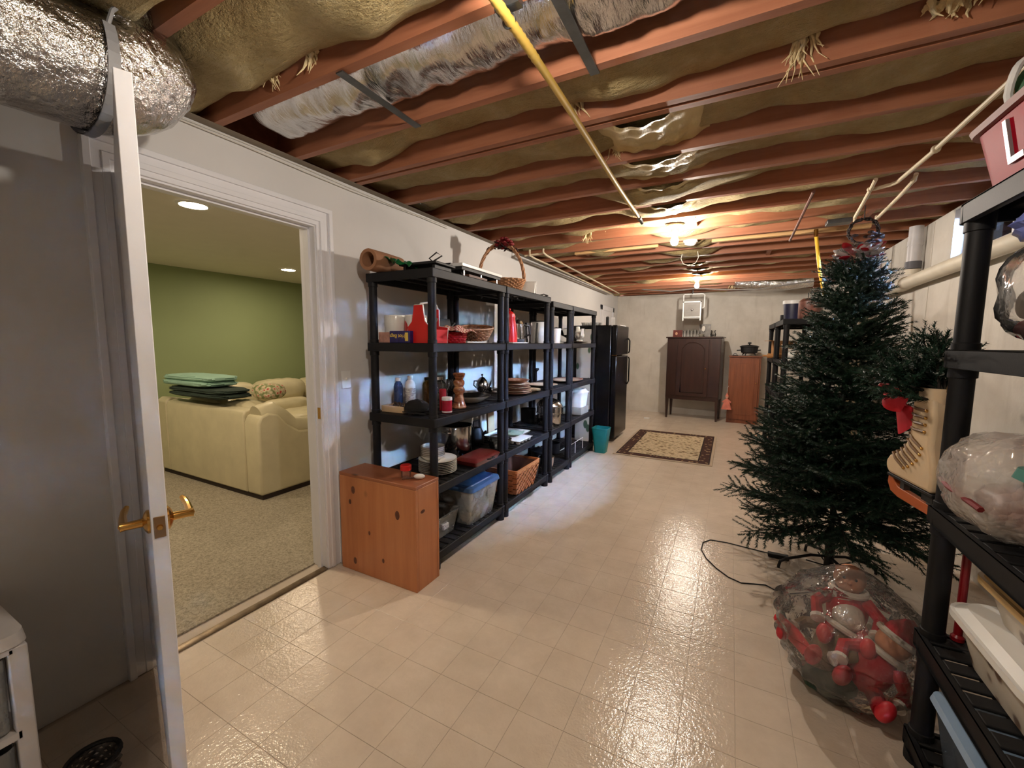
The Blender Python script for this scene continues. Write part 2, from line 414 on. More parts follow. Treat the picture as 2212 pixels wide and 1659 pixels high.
# door casing, jamb and threshold
tr = thing('trim_1', 'white stepped moulding framing the open doorway', 'door frame'); tr['kind'] = 'structure'
def casing_profile(y_in, sgn):   # vertical casing; steps rise from the opening outward
    m = MB()
    for a, b_, t in ((0.0, 0.028, 0.012), (0.024, 0.05, 0.019), (0.048, 0.085, 0.015), (0.082, 0.108, 0.026)):
        ya, yb = sorted((y_in+sgn*a, y_in+sgn*b_)); m.box(XL-0.001, XL+t, ya, yb, 0, DH-0.012+b_)
    return m
casing_profile(DY1-0.012, 1).build('side_casing', m_trim, tr, bevel=0.003)
casing_profile(DY0+0.012, -1).build('side_casing', m_trim, tr, bevel=0.003)
m = MB()
for a, b_, t in ((0.0, 0.028, 0.0121), (0.024, 0.05, 0.0191), (0.048, 0.085, 0.0151), (0.082, 0.108, 0.0261)):
    m.box(XL-0.001, XL+t, DY0+0.012-b_, DY1-0.012+b_, DH-0.012+a, DH-0.012+b_)
m.build('head_casing', m_trim, tr, bevel=0.003)
m = B(XL-0.13, XL+0.002, DY1-0.02, DY1-0.001, 0, DH-0.02); m.box(XL-0.075, XL-0.04, DY1-0.032, DY1-0.019, 0, DH-0.03); m.build('side_jamb', m_trim, tr)
m = B(XL-0.13, XL+0.002, DY0+0.001, DY0+0.02, 0, DH-0.02); m.box(XL-0.075, XL-0.04, DY0+0.019, DY0+0.032, 0, DH-0.03); m.build('side_jamb', m_trim, tr)
m = B(XL-0.13, XL+0.002, DY0+0.001, DY1-0.001, DH-0.021, DH-0.001); m.box(XL-0.075, XL-0.04, DY0+0.02, DY1-0.02, DH-0.033, DH-0.02); m.build('head_jamb', m_trim, tr)
B(XL-0.028, XL-0.004, DY1-0.022, DY1-0.0195, 0.97, 1.04).build('strike_plate', m_brass, tr)
m = MB().prism([(-0.03, 0.0005), (0.02, 0.0005), (0.014, 0.006), (-0.02, 0.011)], DY0+0.02, DY1-0.02, 'Y')
m.build('threshold', M('worn metal threshold', (120, 104, 84), 0.35, 0.6, var=0.3, scale=20), tr, loc=(XL-0.01, 0, 0))

# open door leaf, hinged at the near jamb and swung into the basement almost edge-on to the viewer
DL, DT, DB = 0.885, 0.036, 0.030
hx, hy = XL+0.014, DY0+0.018
ang = math.atan2(0.80*-1, 2.2)          # direction of the leaf, from hinge towards the latch edge
dvec = Vector((-hx, -hy, 0)).normalized(); ang = math.atan2(dvec.y, dvec.x)+0.022
dr = thing('door_1', 'white flush door standing open with brass lever handles, seen edge-on', 'door', (hx, hy, 0), ang); dr['kind'] = 'structure'
m = B(0.006, DL, -DT/2, DT/2, DB, DH-0.03)
m.build('leaf', m_trim, dr, bevel=0.002)
hz = 1.02-0.10
hz = 0.94
def lever(sg, name):
    m = MB()
    rm = Matrix.Translation((DL-0.065, sg*DT/2, hz)) @ Matrix.Rotation(-sg*PI/2, 4, 'X')
    m.lathe([(0.0, 0.0), (0.033, 0.0), (0.033, 0.006), (0.024, 0.012), (0.012, 0.016), (0.011, 0.05), (0.013, 0.062), (0.0, 0.064)], 20, mtx=rm)
    y = sg*(DT/2+0.055)
    m.tube([(DL-0.065, y, hz), (DL-0.09, y, hz+0.002), (DL-0.13, y, hz+0.006), (DL-0.165, y-sg*0.004, hz+0.012), (DL-0.178, y-sg*0.01, hz+0.02)], [0.011, 0.0105, 0.009, 0.009, 0.006], 10)
    return m.build(name, m_brass, dr)
lever(1, 'lever_handle'); lever(-1, 'lever_handle')
lp = B(DL-0.0005, DL+0.0025, -0.0125, 0.0125, hz-0.03, hz+0.03).build('latch_plate', M('dull brass', (150, 122, 90), 0.35, 0.9), dr, bevel=0.004)
MB().tube([(DL+0.001, 0, hz), (DL+0.010, 0, hz)], [0.008, 0.006], 10).build('latch_bolt', m_brass, lp)
for z in (0.2, 1.05, 1.86):
    MB().tube([(0.0, DT/2+0.004, z-0.05), (0.0, DT/2+0.004, z+0.05)], 0.007, 10).build('hinge', m_brass, dr)

# light switch
sw = thing('light_switch', 'white toggle light switch between the doorway casing and shelving', 'switch', (XL, 1.885, 1.20))
B(0.0005, 0.006, -0.036, 0.036, -0.058, 0.058).build('plate', m_white, sw, bevel=0.003)
B(0.005, 0.016, -0.005, 0.005, -0.002, 0.012).build('toggle', m_white, sw, bevel=0.001)

# far door in the left wall, beyond the refrigerator
d2 = thing('door_2', 'closed white panel door beyond the black refrigerator', 'door', (XL, 7.78, 0)); d2['kind'] = 'structure'
m = MB()
for y0, y1, z0, z1 in ((0.0, 0.09, 0, 2.16), (0.88, 0.97, 0, 2.16), (0.0, 0.97, 2.07, 2.16)): m.box(0.0005, 0.022, y0, y1, z0, z1)
m.build('casing', m_trim, d2, bevel=0.004)
B(0.0005, 0.010, 0.09, 0.88, 0.01, 2.07).build('leaf', m_trim, d2)
for y0 in (0.16, 0.52):
    for z0, z1 in ((0.2, 0.95), (1.1, 1.55), (1.65, 1.95)):
        B(0.009, 0.015, y0, y0+0.29, z0, z1).build('panel', m_trim, d2, bevel=0.004)

# window in the right wall
m_frame = M('window frame paint', (216, 216, 220), 0.45)
wn = thing('window_1', 'small high basement window with bluish daylight', 'window', (XR+0.13, (WY0+WY1)/2, WZ0)); wn['kind'] = 'structure'
hwid = (WY1-WY0)/2; hh = WZ1-WZ0
m = B(-0.03, 0.03, -hwid, hwid, 0, 0.03); m.box(-0.03, 0.03, -hwid, hwid, hh-0.025, hh); m.box(-0.03, 0.03, -hwid, -hwid+0.03, 0.03, hh-0.025); m.box(-0.03, 0.03, hwid-0.03, hwid, 0.03, hh-0.025)
m.build('window_frame', m_frame, wn, bevel=0.003)
B(-0.022, 0.022, -0.02, 0.02, 0.03, hh-0.025).build('mullion', m_frame, wn)
pane = glassy('window glass', amount=0.01, rough=0.02)
for s in (-1, 1):
    y0, y1 = sorted((s*0.02, s*(hwid-0.03))); B(-0.003, 0.003, y0, y1, 0.03, hh-0.025).build('pane', pane, wn)
B(-0.128, -0.03, -hwid, hwid, -0.0, 0.006).build('sill', m_frame, wn)
ct = MB(); ct.tube([(-0.05, hwid-0.19, hh*0.55), (-0.05, hwid-0.12, hh*0.52)], 0.007, 8); ct.box(-0.06, -0.03, hwid-0.14, hwid-0.08, hh*0.45, hh*0.62)
ct.build('latch', m_white, wn)

# window well added outside to hide the bright sky, so the view through the glass is its shaded wall while sky light falls in from above
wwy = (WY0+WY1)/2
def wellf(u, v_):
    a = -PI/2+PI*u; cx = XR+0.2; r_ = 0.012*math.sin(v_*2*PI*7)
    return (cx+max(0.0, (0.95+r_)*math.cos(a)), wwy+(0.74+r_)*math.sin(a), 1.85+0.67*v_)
ww = MB().grid(wellf, 40, 60).build('added_window_well', M('near-black well wall', (12, 12, 13), 0.9, var=0.4, scale=3, Specular_IOR_Level=0.0))  # added wall kept near-black so the view through the glass stays dim
struct(ww, 'added curved corrugated well hiding the bright sky outside the basement window', 'window well')
struct(B(XR+0.2, XR+1.2, wwy-0.76, wwy+0.76, 1.83, 1.86).build('added_well_gravel', M('dark gravel', (24, 22, 20), 0.9, var=0.5, scale=60, Specular_IOR_Level=0.0)), 'dark gravel closing the bottom of the added window well', 'gravel')

# ---------------------------------------------------------------- carpeted room beyond the doorway
m_carpet, nt, b = newmat('beige carpet')
v = coords(nt, 'World'); f1 = noise(nt, v, 70, 3, 0.8); f2 = noise(nt, v, 260, 2, 0.7)
nt.links.new(ramp(nt, f1, [(0.32, lin((150, 138, 118))), (0.5, lin((196, 184, 162))), (0.7, lin((222, 212, 192)))]), b.inputs['Base Color'])
b.inputs['Roughness'].default_value = 0.95; bump(nt, b, math_node(nt, 'ADD', f1, f2), 0.9, 0.012)
DX = -6.05
struct(B(DX-0.2, XL-0.12, -0.8, 6.2, -0.12, 0.008).build('floor_carpet', m_carpet), 'speckled beige carpet of the room through the doorway', 'carpet')
m_green = M('sage green paint', (146, 160, 116), 0.65, var=0.02, scale=2)
m_denceil = M('den ceiling paint', (226, 222, 208), 0.8, var=0.02)
struct(B(DX-0.1, DX, -0.8, 6.2, 0, 2.34).build('wall_green', m_green), 'sage green wall behind the sofa in the next room', 'wall')
struct(B(DX, XL-0.12, 6.1, 6.2, 0, 2.34).build('wall_den_far', m_green), 'sage green side wall of the next room', 'wall')
struct(B(DX, XL-0.12, -0.8, -0.7, 0, 2.34).build('wall_den_near', m_wallwhite), 'pale side wall of the next room', 'wall')
struct(B(DX-0.1, XL-0.115, -0.8, 6.2, 2.34, 2.44).build('ceiling_den', m_denceil), 'smooth plaster ceiling of the next room', 'ceiling')
m_den = emit('recessed lamp glow', DENLAMP, DEN_STRENGTH)
for i, (x, y, lab) in enumerate(((-3.19, 1.54, 'round recessed ceiling light nearest the doorway in the green room'), (-4.98, 3.42, 'round recessed ceiling light closer to the green wall'), (-4.9, 0.9, 'round recessed ceiling light out of sight behind the open door'))):
    t = thing('recessed_light', lab, 'ceiling light', (x, y, 2.34), 0, 'recessed lights in the green room')
    MB().lathe([(0.075, -0.001), (0.098, -0.001), (0.094, -0.008), (0.078, -0.010), (0.075, -0.001)], 32, cap=False).build('trim_ring', m_white, t)
    MB().lathe([(0.0, -0.006), (0.076, -0.006), (0.076, -0.002), (0.0, -0.002)], 32).build('lens', m_den, t)
# sofa sectional
m_leather = M('cream leather', (204, 194, 162), 0.42, var=0.08, scale=5, bmp=0.12, bscale=30)
m_sofabase = M('dark sofa plinth', (46, 32, 28), 0.7)
sf = thing('sectional_sofa', 'cream leather L-shaped sectional sofa against the green wall', 'sofa', (-3.66, 2.16, 0.008))
B(-1.80, -0.02, 0.02, 0.94, 0.0, 0.05).build('plinth', m_sofabase, sf)
B(-2.32, -1.45, 0.9, 3.6, 0.0, 0.05).build('plinth', m_sofabase, sf)
# near wing: side profile swept along x
prof = [(0.0, 0.045), (0.0, 0.70), (0.03, 0.765), (0.10, 0.79), (0.19, 0.765), (0.28, 0.66), (0.40, 0.575), (0.62, 0.56), (0.90, 0.55), (0.955, 0.50), (0.96, 0.045)]
MB().prism(prof, -0.22, 0.0, 'X').build('arm', m_leather, sf, bevel=0.02, seg=3)
prof2 = [(0.0, 0.045), (0.0, 0.76), (0.02, 0.80), (0.10, 0.815), (0.20, 0.79), (0.30, 0.45), (0.34, 0.30), (0.96, 0.28), (0.96, 0.045)]
MB().prism(prof2, -1.62, -0.225, 'X').build('back_shell', m_leather, sf, bevel=0.015, seg=3)
MB().prism([(0.0, 0.045), (0.0, 0.79), (0.05, 0.83), (0.20, 0.80), (0.30, 0.45), (0.96, 0.3), (0.96, 0.045)], -1.82, -1.625, 'X').build('back_shell', m_leather, sf, bevel=0.015, seg=3)
def pillow(cx, cy, cz, sx, sy, sz, e=0.55, wob=0.02, seed=0):
    def sgn(t, p): return math.copysign(abs(t)**p, t)
    m = MB(); nu, nv = 36, 18; vs = []
    for j in range(nv+1):
        t = PI*j/nv
        for i in range(nu):
            a = 2*PI*i/nu; d = (sgn(math.sin(t), e)*sgn(math.cos(a), e), sgn(math.sin(t), e)*sgn(math.sin(a), e), -sgn(math.cos(t), 0.75))
            k = 1+wob*vn(d[0]*3+cx*5, d[1]*3+d[2]*2, seed)
            vs.append((cx+d[0]*sx*k, cy+d[1]*sy*k, cz+d[2]*sz*k))
    fs = [(j*nu+i, j*nu+(i+1) % nu, (j+1)*nu+(i+1) % nu, (j+1)*nu+i) for j in range(nv) for i in range(nu)]
    m.add(vs, fs); return m
for i, cx in enumerate((-0.56, -1.22)):
    pillow(cx, 0.60, 0.40, 0.33, 0.34, 0.11, seed=i).build('seat_cushion', m_leather, sf)
    pillow(cx, 0.24, 0.70, 0.33, 0.13, 0.15, seed=i+4, wob=0.04).build('back_cushion', m_leather, sf)
# top roll of the arm with soft gathers
MB().tube([(-0.11, 0.05, 0.765), (-0.11, 0.16, 0.785), (-0.11, 0.27, 0.70), (-0.11, 0.38, 0.605), (-0.11, 0.6, 0.575), (-0.11, 0.88, 0.56)], [0.09, 0.10, 0.10, 0.095, 0.1, 0.09], 14).build('arm_pad', m_leather, sf)
# wing along the green wall
B(-2.36, -2.05, 0.30, 3.7, 0.045, 0.72).build('back_shell', m_leather, sf, bevel=0.05, seg=3)
B(-2.06, -1.42, 0.955, 3.7, 0.045, 0.30).build('seat_base', m_leather, sf, bevel=0.02)
for i, cy in enumerate((0.85, 1.55, 2.25, 2.95)):
    pillow(-2.08, cy, 0.73, 0.17, 0.36, 0.165, seed=i+9, wob=0.05).build('back_cushion', m_leather, sf)
    pillow(-1.97, cy, 0.52, 0.15, 0.35, 0.11, seed=i+19, wob=0.05).build('lumbar_cushion', m_leather, sf)
    pillow(-1.74, cy+0.1, 0.38, 0.36, 0.35, 0.11, seed=i+14, wob=0.03).build('seat_cushion', m_leather, sf)
# blankets on the sofa back
def folded(name, mat, cx, cy, cz, sx, sy, n, th, lab, seed):
    t = thing(name, lab, 'blanket', (cx, cy, cz))
    for k in range(n):
        pillow(0.01*math.sin(k*3+seed), 0, th*(k+0.5), sx*(1-0.03*k), sy*(1-0.03*k), th*0.62, 0.35, 0.05, seed+k).build('fold', mat, t)
    return t
m_teal = M('pale aqua blanket', (150, 186, 168), 0.9, bmp=0.4, bscale=120)
m_dkgr = M('dark green knit', (44, 58, 50), 0.95, bmp=0.6, bscale=90)
folded('folded_blanket', m_dkgr, -4.70, 2.30, 0.885, 0.52, 0.17, 2, 0.045, 'dark green knitted blanket folded under the pale aqua one', 1)
folded('folded_blanket', m_teal, -4.86, 2.30, 0.992, 0.46, 0.17, 2, 0.05, 'pale aqua blanket lying on top of the sofa back', 5)
pl = thing('throw_pillow', 'patterned pink and cream throw pillow beside the dark green blanket', 'pillow', (-4.03, 2.50, 0.91))
mpp, nt, b = newmat('patterned pillow cloth'); vo = nt.nodes.new('ShaderNodeTexVoronoi'); vo.inputs['Scale'].default_value = 26; nt.links.new(coords(nt), vo.inputs['Vector'])
nt.links.new(ramp(nt, vo.outputs['Distance'], [(0.2, lin((190, 90, 80))), (0.35, lin((222, 206, 176))), (0.7, lin((120, 130, 80)))]), b.inputs['Base Color']); b.inputs['Roughness'].default_value = 0.9
pillow(0, 0, 0.04, 0.15, 0.12, 0.075, 0.6, 0.05, 3).build('pillow_body', mpp, pl)

# ================================================================== CEILING FIXTURES
m_bulb = emit('bare bulb glow', BULB, BULB_STRENGTH)
m_bulb3 = emit('bare bulb glow dimmer', BULB, NEARBULB_STRENGTH)
m_porc = M('white porcelain', (236, 234, 228), 0.25, var=0.02)
for i, (x, y, lab) in enumerate(((-0.47, 3.85, 'bare bulb in white porcelain holder on the joists, nearer one'), (-0.50, 6.93, 'bare bulb in white porcelain holder near the far wall'), (-0.45, 0.76, 'bare bulb in white porcelain holder above the viewer'))):
    t = thing('bulb_holder', lab, 'ceiling light', (x, y, ZC), 0, 'bare bulb fixtures')
    MB().lathe([(0.0, 0.0), (0.072, 0.0), (0.072, -0.012), (0.056, -0.022), (0.034, -0.030), (0.030, -0.062), (0.0, -0.062)], 28).build('porcelain_holder', m_porc, t)
    MB().lathe([(0.0, -0.166), (0.016, -0.163), (0.027, -0.150), (0.031, -0.133), (0.029, -0.115), (0.021, -0.096), (0.015, -0.080), (0.014, -0.064), (0.0, -0.063)], 20).build('bulb', m_bulb if y > 1 else m_bulb3, t)
sd = thing('smoke_detector', 'white round smoke detector beside the nearer bare bulb', 'smoke detector', (-0.40, 4.48, ZC+0.001))
MB().lathe([(0.0, 0.0), (0.066, 0.0), (0.066, -0.014), (0.055, -0.016), (0.052, -0.034), (0.035, -0.042), (0.0, -0.043)], 28).build('housing', m_white, sd)
MB().lathe([(0.018, -0.0425), (0.022, -0.046), (0.0, -0.048)], 16).build('test_button', m_white, sd)
wl = MB().tube([(-0.52, 5.0, ZC), (-0.535, 5.0, 2.37), (-0.51, 5.0, 2.315), (-0.45, 5.0, 2.29), (-0.385, 5.0, 2.315), (-0.36, 5.0, 2.37), (-0.37, 5.0, ZC)], 0.004, 8)
tag(wl.build('hanging_wire', M('white wire jacket', (226, 220, 206), 0.5)), 'thin white wire loop hanging below joists past the nearer bulb', 'wire')

# big foil duct
pts = []
for t in range(0, 30): pts.append((-1.79, -1.45+2.02*t/29, 2.268))
for a in range(1, 11):
    q = PI/2*a/10; pts.append((-1.79-0.02*math.sin(q), 0.57+0.17*math.sin(q), 2.268+0.17*(1-math.cos(q))))
pts += [(-1.81, 0.742, 2.50), (-1.81, 0.742, 2.62)]
RD = [0.172]*37+[0.162, 0.14, 0.12, 0.10, 0.10]
m = MB(); N = 36
base = MB().tube(pts, RD, N, cap=False)
vs = []
for k, (x, y, z) in enumerate(base.v):
    i = k//N; q = (k % N)/N*2*PI; c = Vector(pts[i]); d = Vector((x, y, z))-c
    r_ = 1+0.035*vn(q*2.1, i*0.55, 3)+0.018*math.sin(i*1.9+2*math.sin(q*3))
    vs.append(c+d*r_)
m.add(vs, base.f)
dt = thing('foil_duct', 'large round silver foil insulated duct at top left corner', 'duct', (0, 0, 0))
m.build('foil_sleeve', m_foil, dt, angle=1.2)
sp = [(-1.79+0.193*math.cos(a), 0.56+0.03*math.sin(a), 2.235+0.193*math.sin(a)) for a in [PI*1.72+2*PI*0.62*i/26-0.0 for i in range(27)]]
sp = [(-1.79+0.181*math.cos(a), 0.60, 2.268+0.181*math.sin(a)) for a in [-PI*1.15+PI*1.3*i/26 for i in range(27)]]
m = MB()
for (a, b_) in zip(sp[:-1], sp[1:]):
    d = Vector((a[0]+1.79, 0, a[2]-2.268)).normalized()*0.004; e = Vector((b_[0]+1.79, 0, b_[2]-2.268)).normalized()*0.004
    A, Bq = Vector(a), Vector(b_); w_ = Vector((0, 0.014, 0))
    m.add([A-w_, A+w_, Bq+w_, Bq-w_, A-w_+d, A+w_+d, Bq+w_+e, Bq-w_+e], [(0, 1, 2, 3), (4, 7, 6, 5), (0, 4, 5, 1), (3, 2, 6, 7)])
m.tube([sp[-1], (sp[-1][0]+0.005, 0.61, 2.39), (sp[-1][0]-0.02, 0.66, 2.46)], 0.006, 6)
m.build('hanger_strap', M('grey webbing strap', (128, 128, 130), 0.5), dt)
# yellow corrugated gas line
m_ygas = M('yellow gas jacket', (214, 178, 84), 0.45, var=0.08)
gl = thing('gas_line', 'yellow flexible gas pipe running along the ceiling over the aisle', 'pipe', (-0.64, 0, 2.41))
pp = []; rr = []
for k in range(220):
    y = 0.2+2.95*k/219; pp.append((0.02*math.sin(y*1.7), y, -0.02-0.012*math.sin(y*2.2)))
    rr.append((0.0155 if k % 2 else 0.0135) if y < 1.35 else 0.0135)
MB().tube(pp, rr, 12).build('jacket', m_ygas, gl)
e = Vector(pp[-1])
MB().tube([e, e+Vector((0, 0.05, -0.002)), e+Vector((0, 0.12, -0.008))], [0.011, 0.011, 0.010], 10).build('bare_end', M('aged brass pipe', (166, 132, 84), 0.4, 0.8), gl)
MB().tube([e+Vector((0, 0.12, -0.008)), e+Vector((0.004, 0.15, -0.012)), e+Vector((0.012, 0.19, -0.03))], [0.016, 0.014, 0.013], 8).build('end_fitting', m_gal, gl)
cl = MB(); cl.tube(arc((0.012, 1.165, -0.02), 0.0175, 0, 2*PI, 16, 'XZ')[:-1], 0.005, 6, closed=True); cl.box(-0.03, 0.05, 1.15, 1.18, 0.012, 0.03)
cl.build('pipe_clamp', m_gal, gl)
# cream painted water pipes
def pipe(name, lab, paths, r=0.011, mat=m_creampaint, fit=()):
    t = thing(name, lab, 'pipe')
    for p in paths: MB().tube(p, r, 10).build('pipe_run', mat, t)
    for f in fit: MB().ball(f[:3], f[3], 12, 8).build('joint', mat, t)
    return t
zp = 2.405
pipe('water_pipe', 'cream painted water pipe branching under the joists on the right', [[(0.86, 1.0, zp), (0.85, 2.2, zp), (0.84, 2.9, zp), (0.82, 3.32, zp), (0.80, 3.36, zp), (0.74, 3.40, zp), (0.71, 3.40, zp)], [(0.71, 3.28, zp+0.02), (0.71, 3.34, zp), (0.745, 3.7, zp), (0.78, 4.08, zp), (0.785, 4.1, zp-0.03)], [(0.89, 3.28, zp+0.02), (0.895, 3.32, zp), (0.91, 3.6, zp-0.005), (0.93, 4.18, zp-0.005), (0.935, 4.2, zp+0.02)]], 0.011, fit=((0.84, 2.86, zp, 0.020), (0.895, 3.33, zp, 0.015), (0.71, 3.40, zp, 0.014), (0.91, 3.58, zp, 0.014)))
pipe('water_pipe', 'pair of cream painted pipes along the top of the left wall', [[(-1.82, 4.17, ZC), (-1.82, 4.17, 2.40), (-1.83, 4.3, 2.39), (-1.90, 6, 2.40), (-1.97, 8.2, 2.40)], [(-1.97, 4.15, ZC), (-1.97, 4.15, 2.38), (-1.98, 4.3, 2.375), (-2.02, 6, 2.38), (-2.08, 8.1, 2.38)], [(-2.03, 4.15, 2.38), (-1.84, 4.2, 2.40)]], 0.010)
pipe('water_pipe', 'two upright cream pipes against the right concrete wall behind the tree', [[(1.22, 6.05, 2.44), (1.22, 6.05, 0.002)], [(1.22, 5.72, 2.44), (1.22, 5.72, 0.002)]], 0.024)
m_pvc = M('pale grey sewer pipe', (205, 203, 205), 0.4)
m_sewer = M('cream painted sewer pipe', (212, 204, 186), 0.55, var=0.08)
sw_ = thing('drain_pipe', 'thick cream drain pipe sloping along the right wall below the window', 'pipe')
MB().tube([(1.335, 1.2, 2.035), (1.335, 3.4, 2.01), (1.335, 4.9, 1.985), (1.335, 5.9, 1.965)], 0.052, 20).build('pipe_run', m_sewer, sw_)
for y in (4.95, 5.62): MB().tube([(1.335, y-0.05, 1.985), (1.335, y+0.05, 1.983)], 0.060, 20).build('coupling', m_sewer, sw_)
MB().tube([(1.335, 5.9, 1.965), (1.335, 5.98, 1.95), (1.335, 6.02, 1.89), (1.335, 6.03, 0.05)], 0.052, 18).build('elbow', m_sewer, sw_)
vp = thing('vent_pipe', 'white vertical drain pipe beside the window joining the thick pipe', 'pipe')
MB().tube([(1.335, 4.78, 2.44), (1.335, 4.78, 2.12)], 0.047, 18).build('pipe_run', m_pvc, vp)
MB().tube([(1.335, 4.78, 2.15), (1.335, 4.78, 2.09)], 0.054, 18).build('rubber_coupling', M('grey rubber', (92, 92, 98), 0.6), vp)
MB().tube([(1.335, 4.78, 2.09), (1.335, 4.785, 2.045)], [0.05, 0.052], 18).build('elbow', m_sewer, vp)
MB().tube([(1.335, 4.78, 2.32), (1.335, 4.78, 2.28)], 0.052, 18).build('collar', m_pvc, vp)
iron = MB().tube([(0.42, 3.36, 2.425), (0.44, 4.77, 2.415)], 0.010, 8)
tag(iron.build('iron_pipe', M('rusty iron', (92, 56, 44), 0.6, 0.3)), 'thin rusty iron pipe fixed under the joists right of the bulb', 'pipe')
yh = thing('yellow_hose', 'yellow gas hose hanging down behind the tree top', 'pipe')
MB().tube([(0.60, 4.5, 2.42), (0.61, 4.5, 2.34), (0.63, 4.5, 2.2), (0.655, 4.5, 2.05), (0.69, 4.5, 1.90), (0.71, 4.5, 1.80)], 0.014, 10).build('hose', M('yellow hose', (226, 178, 40), 0.4), yh)
MB().tube([(0.60, 4.5, 2.435), (0.602, 4.5, 2.37)], 0.017, 10).build('brass_fitting', m_brass, yh)
MB().tube([(0.67, 4.5, 2.01), (0.70, 4.5, 1.985)], 0.019, 10).build('coupling', m_gal, yh)
# flexible duct along the far wall joists and cables
fd = MB().tube([(0.0, 8.1, 2.50), (0.3, 8.15, 2.45), (0.7, 8.2, 2.43), (1.1, 8.2, 2.47)], [0.10, 0.10, 0.11, 0.11], 18)
fd.build('foil_run', m_foil, ceil)
cb = MB().tube([(-1.5, 8.0, 2.43), (-1.0, 8.0, 2.37), (-0.6, 8.0, 2.40), (-0.2, 8.0, 2.36), (0.3, 8.0, 2.33), (0.7, 8.0, 2.38), (1.1, 8.0, 2.42)], 0.010, 8)
cb.build('sagging_cable', M('grey cable jacket', (120, 116, 112), 0.5), ceil)
# thin wires along the top of the left wall
wr2 = thing('wall_wires', 'two thin wires stapled along the top edge of the left wall', 'wire')
for k in range(2):
    MB().tube([(XL+0.006+0.006*k, 0.95+0.34*i, 2.425-0.016*k+0.006*math.sin(i*1.3+k)) for i in range(7)], 0.003, 6).build('wire', M('white wire', (214, 210, 200), 0.5), wr2)
# white utility heater hung from the joists at the far end
ht = thing('ceiling_heater', 'grey utility heater in a white bracket hung near the far wall', 'heater', (-0.66, 8.3, 1.86))
m_hgrey = M('heater grey enamel', (140, 136, 130), 0.5)
B(-0.135, 0.135, -0.02, 0.20, 0.03, 0.33).build('body', m_hgrey, ht, bevel=0.008)
m = MB()
for z in [0.06+0.024*k for k in range(10)]: m.box(-0.11, 0.11, -0.03, -0.022, z, z+0.008)
m.build('grille', m_hgrey, ht)
m = B(-0.155, -0.135, -0.035, -0.015, 0.0, 0.345); m.box(0.135, 0.155, -0.035, -0.015, 0.0, 0.345); m.box(-0.155, 0.155, -0.035, -0.015, 0.325, 0.345); m.box(-0.135, 0.135, -0.034, -0.016, 0.055, 0.07)
m.build('front_frame', m_white, ht)
MB().tube([(-0.15, 0.0, 0.33), (-0.15, 0, 0.46), (-0.13, 0, 0.475), (0.17, 0, 0.475), (0.20, 0, 0.455), (0.20, 0, 0.24), (0.17, 0, 0.22)], 0.010, 8).build('bracket', m_white, ht)
MB().tube([(0.0, 0, 0.475), (0.0, 0, 0.579)], 0.010, 8).build('hanger_rod', m_gal, ht)
MB().ball((0.0, -0.026, 0.19), (0.022, 0.008, 0.022), 12, 8).build('fan_hub', m_chrome, ht)
# dark wreath hanging above the tree
wh = thing('twig_wreath', 'dark twig wreath hung from the joists above the tree', 'wreath', (0.80, 3.9, 2.26))
m = MB()
for k in range(5): m.tube([(0.085*math.cos(2*PI*i/24)+0.008*math.sin(i*1.7+k), 0.012*math.sin(i*2.3+k*2), 0.085*math.sin(2*PI*i/24)+0.008*math.cos(i*1.3+k*3)) for i in range(24)], 0.005, 6, closed=True)
m.build('twig_ring', M('dark twigs', (44, 32, 28), 0.8), wh)
m = MB()
for k in range(14):
    a = random.uniform(-0.6, 1.8); m.ball((0.09*math.cos(a)+random.uniform(-.03, .03), random.uniform(-.02, .02), -0.06+0.05*math.sin(a)+random.uniform(-.03, .03)), (0.02, 0.006, 0.012), 6, 4)
m.build('dried_leaves', M('dried leaves', (58, 40, 34), 0.8), wh)
MB().tube([(0, 0, 0.085), (0.0, 0, 0.178)], 0.003, 6).build('hanging_string', m_blackm, wh)
jb = thing('junction_box', 'small galvanised junction box under the joists above the tree', 'electrical box', (0.72, 4.25, ZC-0.035))
B(-0.09, 0.07, -0.05, 0.05, 0.0, 0.034).build('box_body', m_gal, jb, bevel=0.004)

# ================================================================== SHELVING
def shelf_unit(label, x0, x1, y0, y1, levels, group, pr=0.026, ap=0.055):
    t = thing('shelf_unit', label, 'shelving', ((x0+x1)/2, (y0+y1)/2, 0), 0, group)
    hx_, hy_ = (x1-x0)/2, (y1-y0)/2
    for k, z in enumerate(levels):
        m = MB(); th = 0.018
        m.box(-hx_, hx_, -hy_, -hy_+th, z-ap, z); m.box(-hx_, hx_, hy_-th, hy_, z-ap, z)
        m.box(-hx_, -hx_+th, -hy_+th, hy_-th, z-ap, z); m.box(hx_-th, hx_, -hy_+th, hy_-th, z-ap, z)
        n = max(6, int((2*hy_-0.06)/0.062)); st = (2*hy_-0.036)/n
        for i in range(n): m.box(-hx_+th, hx_-th, -hy_+0.018+st*i+0.008, -hy_+0.018+st*(i+1)-0.008, z-0.012, z-0.002)
        for i in (-0.5, 0, 0.5): m.box(hx_*i-0.02, hx_*i+0.02, -hy_+th, hy_-th, z-0.03, z-0.004)
        m.build('shelf', m_black, t, bevel=0.004, seg=2)
    for sx in (-1, 1):
        for sy in (-1, 1):
            pr_ = []; zz = 0.0
            for k, z in enumerate(levels):
                lo = max(0.0, z-ap)
                pr_ += [(pr, zz), (pr, max(zz+0.002, lo-0.03)), (pr*1.15, max(zz+0.003, lo-0.028)), (pr*1.15, lo+0.001)] if k else [(pr*1.3, 0.0), (pr*1.3, lo+0.001)]
                zz = z-0.001; pr_ += [(pr*1.15, zz)] if k == len(levels)-1 else [(pr*1.12, zz), (pr*1.12, z+0.02), (pr, z+0.022)]; zz = z+0.024
            MB().lathe(pr_, 16, (sx*(hx_-pr*1.2), sy*(hy_-pr*1.2), 0)).build('post', m_black, t)
    return t
